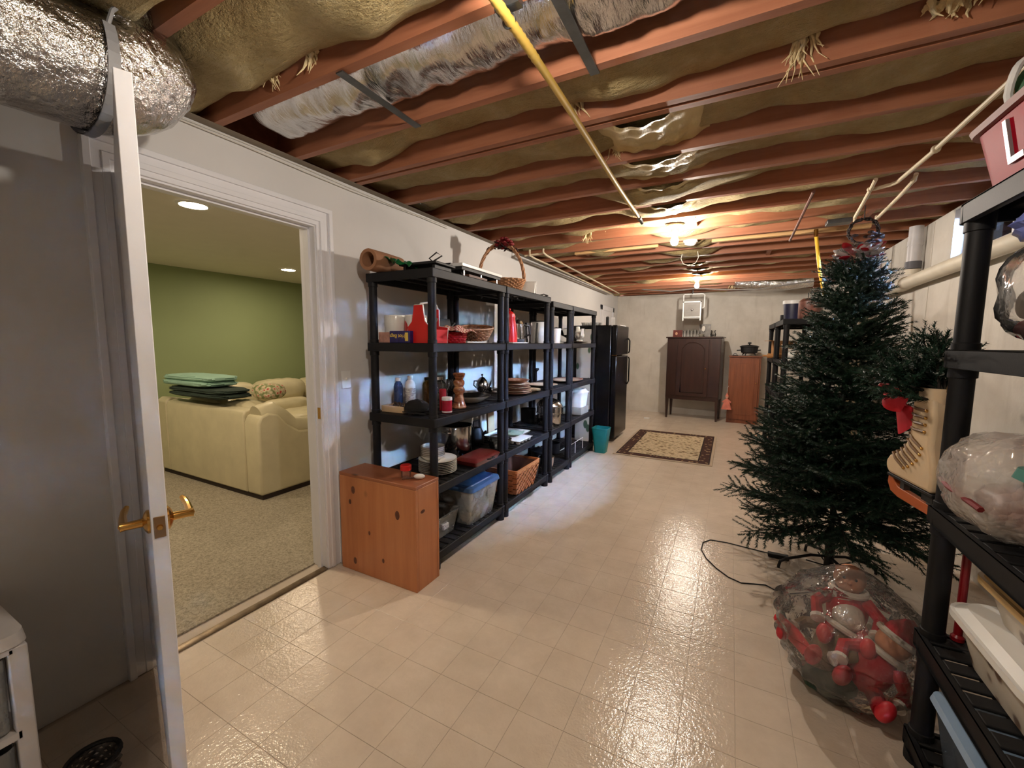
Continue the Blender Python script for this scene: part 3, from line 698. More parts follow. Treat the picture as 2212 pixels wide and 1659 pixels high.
ORD = ['bottom', 'second', 'third', 'fourth', 'fifth', 'sixth', 'seventh', 'eighth']
LV = [0.115, 0.55, 0.975, 1.44, 1.885]
G1 = 'black plastic shelf units along the left wall'
U1 = shelf_unit('black plastic shelf unit right next to the doorway and wooden box', -2.12, -1.575, 1.99, 2.90, LV, G1)
U2 = shelf_unit('second black plastic shelf unit from the doorway, big-handled basket on top', -2.12, -1.575, 2.915, 3.82, LV, G1)
LV3 = [0.115, 0.55, 0.975, 1.44, 1.855]
U3 = shelf_unit('third black shelf unit from the doorway, holding the steamer pot', -2.10, -1.575, 3.88, 4.46, LV3, G1)
U4 = shelf_unit('black shelf unit nearest the refrigerator', -2.10, -1.575, 4.475, 5.39, LV3, G1)
# pine box on the floor against the first unit
m_pine = wood('orange pine', (176, 104, 60), (206, 138, 90), 0.38, 'Z', 0.7, 0.1, knots=True, coat=0.15)
m_pine_t = wood('orange pine top', (150, 86, 54), (180, 112, 74), 0.38, 'X', 0.7, 0.1, knots=True, coat=0.15)
bx = thing('pine_box', 'orange knotty pine box on the floor against the shelf end', 'box', (-1.84, 1.862, 0))
B(-0.31, 0.31, -0.105, -0.085, 0, 0.612).build('front_panel', m_pine, bx, bevel=0.003)
B(-0.31, 0.31, 0.085, 0.105, 0, 0.612).build('back_panel', m_pine, bx, bevel=0.003)
B(0.288, 0.31, -0.085, 0.085, 0, 0.612).build('side_panel', m_pine, bx, bevel=0.003)
B(-0.31, -0.288, -0.085, 0.085, 0, 0.612).build('side_panel', m_pine, bx, bevel=0.003)
m_knot = M('dark knot', (92, 46, 28), 0.45, var=0.4, scale=60)
for kx, kz, kr in ((-0.19, 0.53, 0.020), (-0.22, 0.45, 0.014), (0.17, 0.44, 0.022), (-0.19, 0.07, 0.018), (-0.06, 0.28, 0.011), (0.05, 0.13, 0.012)):
    MB().ball((kx, -0.105, kz), (kr*0.8, 0.0009, kr*1.25), 14, 8).build('knot', m_knot, bx)
MB().ball((0.31, -0.045, 0.47), (0.0009, 0.020, 0.011), 14, 8).build('knot', m_knot, bx)
B(-0.311, 0.311, -0.106, 0.106, 0.612, 0.632).build('top_panel', m_pine_t, bx, bevel=0.004)

# ---- generic small things
def lat(name, label, cat, x, y, z, parts, group=None, rz=0):
    """thing made of lathed parts: (part name, material, profile[, sx, sy])"""
    t = thing(name, label, cat, (x, y, z), rz, group)
    for p in parts:
        MB().lathe(p[2], 28, sx=p[3] if len(p) > 3 else 1, sy=p[4] if len(p) > 4 else 1, cap=False).build(p[0], p[1], t)
    return t
def shell(r0_, r1, h_, th=0.004, rim=0.0):     # open vessel profile
    return [(0, 0.0), (r0_, 0.0), (r1, h_), (r1+rim, h_+0.002), (r1-th, h_+0.001), (r0_-th, th), (0, th)]
def plate(r, h_=0.02): return [(0, 0), (r*0.55, 0.0), (r*0.62, 0.004), (r, h_), (r, h_+0.003), (r*0.62, 0.008), (0, 0.006)]
def cyl(r, h_, bev=0.004): return [(0, 0), (r-bev, 0), (r, bev), (r, h_-bev), (r-bev, h_), (0, h_)]
def rbox(cx, cy, z0, z1, sx0, sy0, sx1, sy1, rad, th=0.0, n=5, band=False):
    """rounded rectangular vessel; open top with wall thickness when th>0"""
    def ring(sx, sy, z, r):
        out = []
        for (qx, qy, a0) in ((1, 1, 0), (-1, 1, PI/2), (-1, -1, PI), (1, -1, 1.5*PI)):
            for i in range(n+1):
                a = a0+PI/2*i/n; out.append((cx+qx*(sx-r)+r*math.cos(a), cy+qy*(sy-r)+r*math.sin(a), z))
        return out
    rings = [ring(sx0, sy0, z0, rad), ring(sx1, sy1, z1, rad)]
    if th: rings += [ring(sx1-th, sy1-th, z1, rad*0.9), ring(sx0-th, sy0-th, z0+th, rad*0.9)]
    if band: rings[3] = ring(sx0-th, sy0-th, z0, rad*0.9); rings.append(rings[0])
    m = MB(); k = 4*(n+1); vs = [p for r in rings for p in r]; fs = [] if band else [tuple(range(k-1, -1, -1)), tuple((len(rings)-1)*k+i for i in range(k))]
    for q in range(len(rings)-1): fs += [(q*k+i, q*k+(i+1) % k, (q+1)*k+(i+1) % k, (q+1)*k+i) for i in range(k)]
    return m.add(vs, fs)

# on the pine box
lat('spice_jar', 'small jar with bright red lid on the pine box', 'jar', -1.70, 1.87, 0.633, [('jar_body', glassy('pink tinted jar', amount=0.3, col=(190, 130, 110)), cyl(0.030, 0.045)), ('lid', m_red, [(0, 0.046), (0.034, 0.046), (0.034, 0.072), (0.030, 0.076), (0, 0.076)])])
eg = thing('egg_cup', 'small white ceramic piece lying on the pine box', 'cup', (-1.605, 1.88, 0.633), 0.5)
MB().ball((0, 0, 0.016), (0.034, 0.020, 0.016), 18, 10).build('bowl', m_ceram, eg)
MB().tube([(-0.02, 0, 0.01), (-0.07, -0.01, 0.006), (-0.10, -0.02, 0.006)], 0.004, 6).build('stem', M('dark twig', (80, 50, 34), 0.7), eg)

# ---- unit 1, top
m_kraft = M('kraft paper', (150, 106, 76), 0.8, var=0.12, bmp=0.2)
rl = thing('gift_wrap_roll', 'brown paper roll with green wrap at the shelf top end', 'roll', (-2.03, 2.02, 1.955), 0.0)
m = MB(); rm = Matrix.Rotation(PI/2, 4, 'X')
m.lathe([(0.046, -0.20), (0.066, -0.20), (0.068, -0.05), (0.066, 0.10), (0.046, 0.10), (0.046, -0.20)], 30, mtx=Matrix.Rotation(0.10, 4, 'Z') @ rm, cap=False)
m.build('paper_tube', m_kraft, rl)
gp = MB().grid(lambda u, v_: (0.05+0.22*u, -0.03+0.12*v_+0.02*math.sin(u*9), -0.035+0.05*(1-u)+0.012*math.sin(v_*11+u*5)+0.008*math.sin(u*17)), 24, 14)
gp.build('green_wrap', M('green foil paper', (16, 104, 56), 0.28, var=0.2), rl)
lp_ = thing('laptop_stand', 'flat black tray lying on top of the first shelf unit', 'tray', (-1.74, 2.14, 1.92), 0.05)
B(-0.14, 0.14, -0.10, 0.12, 0.0, 0.016).build('tray_body', m_blackm, lp_, bevel=0.004)
MB().tube([(0.0, 0.02, 0.018), (0.03, 0.05, 0.05), (0.05, 0.10, 0.085), (0.035, 0.06, 0.10), (0.0, 0.03, 0.06), (0.01, 0.09, 0.03), (0.06, 0.18, 0.05), (0.10, 0.22, 0.03), (0.11, 0.25, -0.02)], 0.005, 8).build('power_cord', m_blackm, lp_)
for sx in (-0.11, 0.11): B(sx-0.01, sx+0.01, -0.08, 0.1, -0.033, 0.0).build('foot', m_blackm, lp_)
wt = thing('warming_tray', 'long white topped warming tray on the first shelf unit top', 'tray', (-1.70, 2.62, 1.888), 0.03)
B(-0.10, 0.10, -0.30, 0.27, 0.060, 0.082).build('top_plate', m_white, wt, bevel=0.003)
B(-0.09, 0.09, -0.29, 0.26, 0.040, 0.060).build('under_plate', m_blackm, wt)
for sx in (-0.08, 0.08):
    for sy in (-0.25, -0.02, 0.22): MB().tube([(sx, sy, 0.0), (sx, sy, 0.042)], 0.005, 6).build('leg', m_chrome, wt)
B(0.03, 0.09, -0.2, 0.05, 0.0, 0.02).build('drawer', M('brown tray insert', (96, 62, 48), 0.6), wt)
# big-handled basket with red flowers
m_wick = M('pale wicker', (186, 140, 104), 0.6, var=0.25, scale=40, bmp=0.5, bscale=60)
def weave(cx, cy, z0, h_, fr, rows, n, r, sx=1.0, sy=1.0, seed=0):
    """basket wall from wavy strands; fr(t)=radius"""
    m = MB()
    for k in range(rows):
        t = (k+0.5)/rows; R_ = fr(t)
        m.tube([(cx+(R_+r*0.7*(1 if (i+k) % 2 else -1))*math.cos(2*PI*i/n)*sx, cy+(R_+r*0.7*(1 if (i+k) % 2 else -1))*math.sin(2*PI*i/n)*sy, z0+h_*t) for i in range(n)], r, 5, closed=True)
    return m
bk = thing('handled_basket', 'pale wicker basket with tall hoop handle and dark red flowers', 'basket', (-1.83, 3.28, 1.888), -1.08)
weave(0, 0, 0.0, 0.11, lambda t: 0.095+0.03*t, 9, 44, 0.0075, 1.15, 1.65).build('woven_wall', m_wick, bk)
MB().lathe([(0, 0.002), (0.095, 0.002), (0.095, 0.008), (0, 0.008)], 30, sx=1.15, sy=1.65).build('base', m_wick, bk)
m = MB()
for s in range(4): m.tube([(0.018*math.cos(s*PI/2+i*0.9), (0.20+0.010*math.sin(i*0.9+s*1.6))*math.cos(PI*i/30), 0.10+(0.235+0.008*math.cos(i*0.9+s*1.6))*math.sin(PI*i/30)*1.35) for i in range(31)], 0.0075, 6)
m.build('hoop_handle', m_wick, bk)
m = MB(); rq = random.Random(3)
for k in range(26):
    a = rq.uniform(0, 2*PI); rr_ = rq.uniform(0, 0.06)
    m.ball((rq.uniform(-.04, .04), 0.02+rr_*1.3*math.cos(a), 0.425+rr_*0.7*math.sin(a)), (0.024, 0.022, 0.016), 8, 5)
m.build('red_flowers', M('dark red petals', (120, 14, 22), 0.6, var=0.3, scale=40), bk)
m = MB()
for k in range(22):
    y = rq.uniform(-0.13, 0.14); m.ball((rq.uniform(-.04, .04), y, 0.415-abs(y)*0.35+rq.uniform(-.03, .03)), (0.02, 0.026, 0.007), 6, 4, mtx=Matrix.Rotation(rq.uniform(-1, 1), 3, 'X'))
m.build('dry_leaves', M('dark dried leaves', (52, 26, 26), 0.7), bk)
# frames and cords on unit 2 top
pf = thing('photo_stand', 'white photo frame leaning by the basket on the shelf top', 'picture frame', (-1.72, 3.50, 1.888), 0.3)
mt = Matrix.Rotation(-0.45, 4, 'X')
m = MB()
for k, y in enumerate((0.0, 0.03)): m.box(-0.10, 0.10, y, y+0.016, 0.0, 0.13, mt)
m.build('frame', m_white, pf, bevel=0.002)
pf2 = thing('photo_stand', 'dark photo frame with white edge behind the leaning white frame', 'picture frame', (-1.76, 3.66, 1.888), 0.3)
mt = Matrix.Rotation(-0.2, 4, 'X')
MB().box(-0.085, 0.085, 0, 0.014, 0.0, 0.15, mt).build('frame', m_white, pf2); MB().box(-0.072, 0.072, -0.003, 0.0, 0.012, 0.138, mt).build('photo', M('dark photo', (52, 54, 40), 0.3, var=0.6, scale=24), pf2)
st = thing('desk_lamp', 'folded black arm lamp lying behind the big-handled basket', 'lamp', (-2.02, 3.62, 1.888))
MB().tube([(0, -0.15, 0.14), (0.0, 0.0, 0.18), (0.02, 0.25, 0.20)], [0.006, 0.006, 0.012], 8).build('arm', m_blackm, st)
MB().tube([(0, 0.0, 0.0), (0.0, 0.0, 0.18)], 0.012, 8).build('stem', m_blackm, st)
MB().lathe(cyl(0.07, 0.012), 24).build('base', m_blackm, st)
cd = MB().tube([(-1.66, 3.70, 1.894), (-1.62, 3.74, 1.91), (-1.60, 3.79, 1.90), (-1.64, 3.78, 1.894), (-1.70, 3.76, 1.894)], 0.006, 8)
tag(cd.build('power_cord', m_blackm), 'short black cord coiled at the corner of the second shelf top', 'cord')

# ---- shelf 4 (z 1.44)
Z4 = 1.4405
for x, y, lab in ((-2.04, 2.17, 'plain white canister at the door end of the shelf'), (-1.885, 2.20, 'white canister with red disc on its side')):
    t = lat('canister', lab, 'canister', x, y, Z4, [('canister_body', m_ceram, [(0, 0), (0.066, 0), (0.072, 0.01), (0.074, 0.17), (0.07, 0.185), (0.0, 0.19)])], 'white canisters')
    if x > -2:
        mtx = Matrix.Translation((0.0, 0, 0)) @ Matrix.Rotation(-2.6, 4, 'Z')
        m = MB().grid(lambda u, v_: (0.0755*math.cos((u-0.5)*1.3*math.sqrt(max(0, 1-(2*v_-1)**2))), 0.0755*math.sin((u-0.5)*1.3*math.sqrt(max(0, 1-(2*v_-1)**2))), 0.05+0.10*v_), 10, 10)
        m.build('red_disc', m_red, t, rot=(0, 0, -2.3))
mhb, nt, b = newmat('purple carton print')
nt.links.new(ramp(nt, noise(nt, coords(nt, 'Object', (20, 1, 4)), 6, 2), [(0.45, lin((34, 26, 84))), (0.6, lin((40, 34, 110)))]), b.inputs['Base Color']); b.inputs['Roughness'].default_value = 0.4
def text(body, size, mat, parent, loc, rot, name='lettering', ext=0.0008):
    c = bpy.data.curves.new(name, 'FONT'); c.body = body; c.size = size; c.extrude = ext; c.align_x = 'CENTER'; c.align_y = 'CENTER'
    tmp = bpy.data.objects.new(name, c); COL.objects.link(tmp)
    dg = bpy.context.evaluated_depsgraph_get(); me = bpy.data.meshes.new_from_object(tmp.evaluated_get(dg)); COL.objects.unlink(tmp)
    me.materials.clear(); me.materials.append(mat)
    o = bpy.data.objects.new(name, me); COL.objects.link(o); o.parent = parent; o.location = loc; o.rotation_euler = rot; return o
hb = thing('storage_bag_box', 'dark purple carton lettered Hot Bags at the shelf end', 'box', (-1.862, 2.045, Z4))
B(-0.085, 0.085, -0.03, 0.03, 0, 0.075).build('carton', mhb, hb, bevel=0.002)
text('Hot Bags', 0.034, M('yellow print', (226, 196, 90), 0.5), hb, (-0.02, -0.0312, 0.042), (PI/2, PI, 0))
B(0.045, 0.07, -0.0312, -0.0302, 0.012, 0.064).build('label_strip', M('yellow print', (226, 196, 90), 0.5), hb)
pb = thing('small_carton', 'small pinkish brown carton beside the purple one', 'box', (-2.003, 2.05, Z4), 0.0)
B(-0.05, 0.05, -0.026, 0.026, 0, 0.068).build('carton', M('pink brown carton', (176, 130, 116), 0.6, var=0.3, scale=30), pb, bevel=0.002)
# red caddy
ca = thing('napkin_caddy', 'red wooden caddy with white edged handle ends', 'caddy', (-1.735, 2.13, Z4))
pol = [(-0.075, 0), (0.075, 0), (0.085, 0.10), (0.05, 0.135), (0.038, 0.20), (0.034, 0.235), (-0.034, 0.235), (-0.038, 0.20), (-0.05, 0.135), (-0.085, 0.10)]
for y in (-0.085, 0.105):
    if y > 0: pol = [(-0.075, 0), (0.075, 0), (0.085, 0.10), (0.012, 0.11), (0.012, 0.22), (-0.012, 0.22), (-0.012, 0.11), (-0.085, 0.10)]
    e = MB().prism(pol, y, y+0.012, 'Y').build('end_panel', m_red, ca)
    MB().tube([(p[0], y+0.006, p[1]) for p in pol], 0.0035, 6, closed=True).build('white_edge', m_white, e)
m = B(-0.078, 0.078, -0.073, 0.105, 0.0, 0.008); m.box(-0.082, -0.074, -0.073, 0.105, 0.008, 0.085); m.box(0.074, 0.082, -0.073, 0.105, 0.008, 0.085); m.build('tray', m_red, ca)
MB().tube([(0, -0.08, 0.215), (0, -0.06, 0.245), (0, 0.02, 0.258), (0, 0.10, 0.245), (0, 0.115, 0.215)], 0.006, 8).build('handle', m_white, ca)
m = MB()
for k in range(7): m.tube([(random.uniform(-.04, .04), random.uniform(-.05, .06), 0.01), (random.uniform(-.05, .05), random.uniform(-.05, .07), 0.16)], 0.006, 6)
m.build('cutlery', m_chrome, ca)
rb = thing('cloth_lined_basket', 'small red woven basket lined with checked cloth', 'basket', (-1.70, 2.37, Z4))
weave(0, 0, 0, 0.075, lambda t: 0.07+0.015*t, 6, 36, 0.007, 1, 1.1).build('woven_wall', M('red wicker', (176, 22, 30), 0.5, var=0.2, scale=30), rb)
MB().lathe(cyl(0.07, 0.008, 0.002), 24, sx=1, sy=1.1).build('base', M('red wicker', (176, 22, 30)), rb)
mck, nt, b = newmat('gingham'); ck = nt.nodes.new('ShaderNodeTexChecker'); ck.inputs['Scale'].default_value = 60; ck.inputs[1].default_value = (*lin((150, 40, 40)), 1); ck.inputs[2].default_value = (*lin((214, 180, 150)), 1)
nt.links.new(coords(nt), ck.inputs['Vector']); nt.links.new(ck.outputs[0], b.inputs['Base Color']); b.inputs['Roughness'].default_value = 0.9
MB().grid(lambda u, v_: (0.115*(2*u-1), 0.125*(2*v_-1), 0.085+0.035*math.cos((2*u-1)*1.5)*math.cos((2*v_-1)*1.4)+0.008*math.sin(u*14+v_*9)-0.03*max(0, abs(2*u-1)-0.6)), 20, 20).build('cloth', mck, rb)
m_wick2 = M('brown wicker', (142, 92, 54), 0.55, var=0.3, scale=40, bmp=0.4, bscale=70)
ob = thing('oval_basket', 'brown oval bread basket tilted on the upper shelf', 'basket', (-1.70, 2.66, Z4+0.026), 0.05)
ob.rotation_euler = (0.10, 0.12, 0.05)
weave(0, 0, 0.0, 0.085, lambda t: 0.075+0.035*t, 7, 44, 0.0065, 0.95, 1.45).build('woven_wall', m_wick2, ob)
MB().lathe(cyl(0.075, 0.008, 0.002), 28, sx=0.95, sy=1.45).build('base', m_wick2, ob)
MB().tube([(0.95*0.113*math.cos(2*PI*i/36), 1.45*0.113*math.sin(2*PI*i/36), 0.09) for i in range(36)], 0.008, 6, closed=True).build('rim', m_wick2, ob)
cc = thing('clear_container', 'clear plastic food container with pale lid beside the bread basket', 'container', (-1.95, 2.80, Z4))
rbox(0, 0, 0, 0.10, 0.05, 0.05, 0.058, 0.058, 0.015, 0.003).build('tub', m_clear, cc); rbox(0, 0, 0.10, 0.114, 0.062, 0.062, 0.060, 0.060, 0.016).build('lid', M('beige lid', (190, 176, 150), 0.4), cc)
gp_ = thing('griddle_pan', 'black griddle pan leaning on the wall behind the bread basket', 'pan', (-2.03, 2.66, Z4+0.004))
mt = Matrix.Rotation(-0.22, 4, 'Y')
MB().box(0.0, 0.02, -0.15, 0.15, 0, 0.19, mt).build('pan_body', m_blackm, gp_, bevel=0.004); MB().tube([mt @ Vector((0.01, 0.15, 0.12)), mt @ Vector((0.01, 0.22, 0.16))], 0.01, 8).build('handle', m_blackm, gp_)
# unit 2, shelf 4
cp = thing('coffee_pot', 'tall bright red enamel coffee pot', 'coffee pot', (-1.69, 3.17, Z4+0.008))
MB().lathe([(0, 0), (0.068, 0), (0.070, 0.01), (0.056, 0.13), (0.05, 0.20), (0.052, 0.215), (0.046, 0.24), (0.02, 0.262), (0, 0.266)], 28).build('pot_body', m_red, cp)
MB().ball((0, 0, 0.276), 0.012, 12, 8).build('lid_knob', m_red, cp)
MB().tube([(0.0, 0.05, 0.20), (0.0, 0.095, 0.205), (0, 0.11, 0.16), (0, 0.10, 0.10), (0, 0.06, 0.06)], 0.006, 8).build('handle', m_red, cp)
MB().tube([(0.0, -0.05, 0.11), (0.0, -0.085, 0.16), (0, -0.11, 0.205)], [0.014, 0.010, 0.007], 8).build('spout', m_red, cp)
tb = B(-0.10, 0.10, -0.14, 0.14, 0, 0.007).build('cutting_board', m_white, loc=(-1.69, 3.19, Z4), bevel=0.002); tag(tb, 'thin white board under the red coffee pot', 'board')
pc = thing('percolator', 'polished steel percolator with black base beside the red coffee pot', 'percolator', (-1.74, 3.42, Z4))
MB().lathe([(0, 0), (0.065, 0), (0.068, 0.03), (0.066, 0.035)], 24).build('base', m_blackm, pc)
MB().lathe([(0.062, 0.035), (0.066, 0.05), (0.062, 0.17), (0.066, 0.175), (0.05, 0.20), (0.0, 0.212)], 28, cap=False).build('body', m_chrome, pc)
MB().ball((0, 0, 0.222), 0.014, 12, 8).build('glass_knob', m_glass, pc)
MB().tube([(0.05, 0.03, 0.165), (0.09, 0.06, 0.155), (0.095, 0.065, 0.08), (0.05, 0.035, 0.055)], 0.010, 8).build('handle', m_blackm, pc)
cr = thing('white_crock', 'big plain white crock with dark rim on the upper shelf', 'crock', (-1.80, 4.11, Z4)); cr.scale = (1.12, 1.12, 1.12)
MB().lathe([(0, 0), (0.10, 0), (0.103, 0.01), (0.103, 0.20), (0.098, 0.20), (0.095, 0.02), (0, 0.012)], 36, cap=False).build('crock_body', m_ceram, cr)
MB().lathe([(0.1035, 0.197), (0.1055, 0.203), (0.098, 0.206), (0.097, 0.2)], 36, cap=False).build('dark_rim', m_blackm, cr)
B(0.099, 0.1045, -0.0, 0.03, 0.08, 0.10).build('small_mark', M('brown print', (140, 110, 90), 0.5), cr)
sk = thing('pastry_cone', 'white folded cloth napkin standing behind the glass pitcher', 'cloth', (-1.95, 3.68, Z4))
MB().prism([(-0.08, 0.0), (0.10, 0.0), (0.11, 0.26), (0.09, 0.27)], -0.02, 0.02, 'X').build('napkin', M('white cloth', (225, 223, 220), 0.9), sk, bevel=0.006)
# units 3/4 shelf 4
def fig(x, y, z, lab, s=1.0, col=m_ceram):
    t = thing('ceramic_bird', lab, 'figurine', (x, y, z), 0.6)
    MB().ball((0, 0, 0.06*s), (0.05*s, 0.075*s, 0.05*s), 18, 12).build('body', col, t)
    MB().tube([(0, 0.05*s, 0.08*s), (0, 0.075*s, 0.13*s), (0, 0.08*s, 0.155*s)], [0.035*s, 0.024*s, 0.022*s], 12).build('neck_and_head', col, t)
    MB().ball((0, 0.108*s, 0.152*s), (0.006*s, 0.014*s, 0.006*s), 8, 6).build('beak', M('ochre', (190, 140, 60)), t)
    MB().prism([(-0.05*s, 0.06*s), (-0.12*s, 0.13*s), (-0.09*s, 0.05*s)], -0.015*s, 0.015*s, 'X').build('tail', col, t)
    MB().lathe(cyl(0.035*s, 0.014*s, 0.003*s), 16).build('foot', col, t)
fig(-1.68, 5.02, Z4+0.027, 'white ceramic bird standing on dark platters', 1.15)
lat('dark_platter', 'dark oval platter under the white ceramic bird', 'platter', -1.74, 4.98, Z4, [('platter_dish', M('dark platter', (52, 40, 36), 0.3), plate(0.16, 0.014), 1, 1.6)])
lat('glass_pitcher', 'clear glass pitcher next to the steel percolator', 'pitcher', -1.70, 3.64, Z4, [('pitcher_body', m_glass, shell(0.05, 0.065, 0.19))])
lat('glass_bowl', 'stemmed clear glass bowl just before the dark platter', 'bowl', -1.69, 4.60, Z4, [('bowl_body', m_glass, [(0, 0), (0.05, 0), (0.01, 0.02), (0.01, 0.06), (0.07, 0.09), (0.10, 0.15), (0.097, 0.15), (0.066, 0.094), (0, 0.07)])])
wbag = thing('white_bag', 'white paper bag slumped at the shelf beside the ceramic bird', 'bag', (-1.96, 5.20, Z4))
rbox(0, 0, 0, 0.18, 0.07, 0.05, 0.05, 0.02, 0.015).build('bag_body', M('white paper', (228, 226, 222), 0.8, bmp=0.5, bscale=25), wbag)
lat('glass_pitcher', 'pale enamel jug with steel lid beside the white crock', 'pitcher', -1.72, 4.33, Z4, [('jug_body', m_ceram, shell(0.045, 0.055, 0.16)), ('lid', m_chrome, [(0, 0.175), (0.02, 0.172), (0.056, 0.162), (0.0, 0.162)])])
for k in range(3):
    lat('white_plate', f'thin pale plate, {ORD[k]} from below in the pile behind the stemmed glass bowl', 'plate', -1.935, 4.70, Z4+0.010*k, [('plate_dish', m_ceram, plate(0.13, 0.016))], 'plates behind the stemmed bowl')

# ---- shelf 3 (z .975)
Z3 = 0.9755
ty = thing('wooden_tray', 'shallow cream wooden tray with dark dried bits at the door end', 'tray', (-1.985, 2.125, Z3), 0.03)
m_cream = M('cream wood', (206, 178, 140), 0.55)
m = B(-0.095, 0.095, -0.06, 0.06, 0, 0.006)
for a in ((-0.095, -0.087, -0.06, 0.06), (0.087, 0.095, -0.06, 0.06), (-0.087, 0.087, -0.06, -0.052), (-0.087, 0.087, 0.052, 0.06)): m.box(*a, 0.006, 0.042)
m.build('tray_body', m_cream, ty)
m = MB()
for k in range(26): m.ball((random.uniform(-.07, .07), random.uniform(-.04, .04), 0.02+random.uniform(0, .03)), (0.014, 0.010, 0.010), 6, 4)
o = m.build('dried_bits', M('dark brown bits', (52, 34, 26), 0.8), ty); o['kind'] = 'stuff'
cap_ = thing('cloth_hat', 'crumpled black cloth cap at the front shelf corner', 'cap', (-1.80, 2.10, Z3))
MB().ball((0, 0, 0.04), (0.095, 0.06, 0.055), 22, 12, fn=lambda d: 1+0.12*vn(d.x*3, d.y*4+d.z*2, 1) if d.z > -0.5 else 0.75).build('crown', M('black cloth', (14, 13, 14), 0.9), cap_)
MB().grid(lambda u, v_: (-0.1+0.2*u, -0.035-0.05*v_*math.sin(PI*u), 0.014+0.01*math.sin(PI*u)-0.005*v_), 14, 6).build('brim', M('black cloth', (14, 13, 14), 0.9), cap_)
def bottle(lab, x, y, r, h_, mat, capm, labm=None, neck=0.45, group=None):
    t = thing('bottle', lab, 'bottle', (x, y, Z3), 0, group)
    MB().lathe([(0, 0), (r*0.95, 0), (r, 0.006), (r, h_*0.72), (r*0.8, h_*0.82), (r*neck, h_*0.87), (r*neck, h_*0.92), (0, h_*0.92)], 24).build('bottle_body', mat, t)
    MB().lathe([(0, h_*0.9), (r*neck*1.15, h_*0.9), (r*neck*1.15, h_), (0, h_)], 20).build('screw_cap', capm, t)
    if labm: MB().lathe([(r*1.006, h_*0.15), (r*1.01, h_*0.16), (r*1.01, h_*0.62), (r*1.006, h_*0.63)], 24, cap=False).build('paper_label', labm, t)
m_lab, nt, b = newmat('printed label')
nt.links.new(ramp(nt, noise(nt, coords(nt, 'Object', (3, 3, 30)), 14, 2), [(0.45, lin((226, 224, 222))), (0.6, lin((120, 110, 130)))]), b.inputs['Base Color'])
bottle('white plastic bottle with printed label behind the wooden tray', -1.99, 2.25, 0.036, 0.235, m_white, m_white, m_lab)
bottle('translucent blue bottle with dark cap next to the white bottle', -2.055, 2.20, 0.032, 0.22, glassy('blue plastic', (120, 150, 210), amount=0.5, col=(70, 100, 160)), m_white, None, 0.5)
bottle('squat amber oil bottle right of the white bottle', -1.98, 2.42, 0.034, 0.21, glassy('amber glass', (210, 170, 80), amount=0.4, col=(150, 110, 40)), m_blackm, None)
bottle('clear glass jug standing behind the red candle tin', -1.875, 2.43, 0.055, 0.22, m_glass, m_chrome, None, 0.5)
lat('candle_tin', 'red and white striped candle tin at the front shelf edge', 'tin', -1.665, 2.24, Z3, [('tin_body', M('crimson print', (172, 24, 48), 0.35), cyl(0.034, 0.085, 0.002)), ('lower_band', m_white, [(0.0342, 0.004), (0.0348, 0.006), (0.0348, 0.012), (0.0342, 0.013)]), ('lid', m_white, [(0, 0.085), (0.0355, 0.085), (0.0355, 0.102), (0.032, 0.106), (0, 0.106)])])
lat('red_candle', 'slim red pillar candle behind the striped candle tin', 'candle', -1.745, 2.30, Z3, [('wax', M('red wax', (150, 18, 26), 0.4), cyl(0.024, 0.15, 0.003)), ('wick', m_blackm, [(0, 0.15), (0.0015, 0.15), (0.0015, 0.162), (0, 0.162)])])
m_brcer, nt, b = newmat('brown drip glaze')
nt.links.new(ramp(nt, noise(nt, coords(nt, 'Object', (1, 1, 2)), 16, 4), [(0.35, lin((92, 48, 30))), (0.5, lin((150, 92, 58))), (0.65, lin((206, 158, 116)))]), b.inputs['Base Color']); b.inputs['Roughness'].default_value = 0.15
lat('candlestick', 'glossy brown glazed ceramic candlestick with bulbous stem', 'candlestick', -1.72, 2.46, Z3, [('candlestick_body', m_brcer, [(0, 0), (0.052, 0), (0.054, 0.008), (0.042, 0.035), (0.030, 0.085), (0.030, 0.10), (0.041, 0.118), (0.041, 0.135), (0.030, 0.152), (0.040, 0.172), (0.040, 0.190), (0.026, 0.208), (0.042, 0.238), (0.044, 0.25), (0.034, 0.25), (0.02, 0.235), (0, 0.235)])])
lat('shallow_bowl', 'wide shallow pale bowl with dark inside on middle shelf', 'bowl', -1.79, 2.72, Z3, [('bowl_outside', m_ceram, [(0, 0), (0.06, 0.0), (0.09, 0.012), (0.155, 0.055), (0.158, 0.058)]), ('bowl_inside', M('dark glaze', (24, 22, 22), 0.15), [(0.158, 0.058), (0.15, 0.056), (0.085, 0.016), (0, 0.010)])])
for i in range(8):
    lat('wine_glass', f'clear stemmed wine glass, {["first", "second", "third", "fourth"][i//2]} from the doorway in the {["wall side", "aisle side"][i % 2]} row', 'glass', -2.02+0.085*(i % 2), 2.52+0.082*(i//2), Z3, [('glass_body', m_glass, [(0, 0), (0.032, 0.0), (0.030, 0.004), (0.005, 0.010), (0.004, 0.075), (0.016, 0.088), (0.034, 0.115), (0.036, 0.14), (0.031, 0.17), (0.030, 0.17), (0.034, 0.14), (0.030, 0.115), (0.01, 0.09), (0, 0.088)])], 'wine glasses')
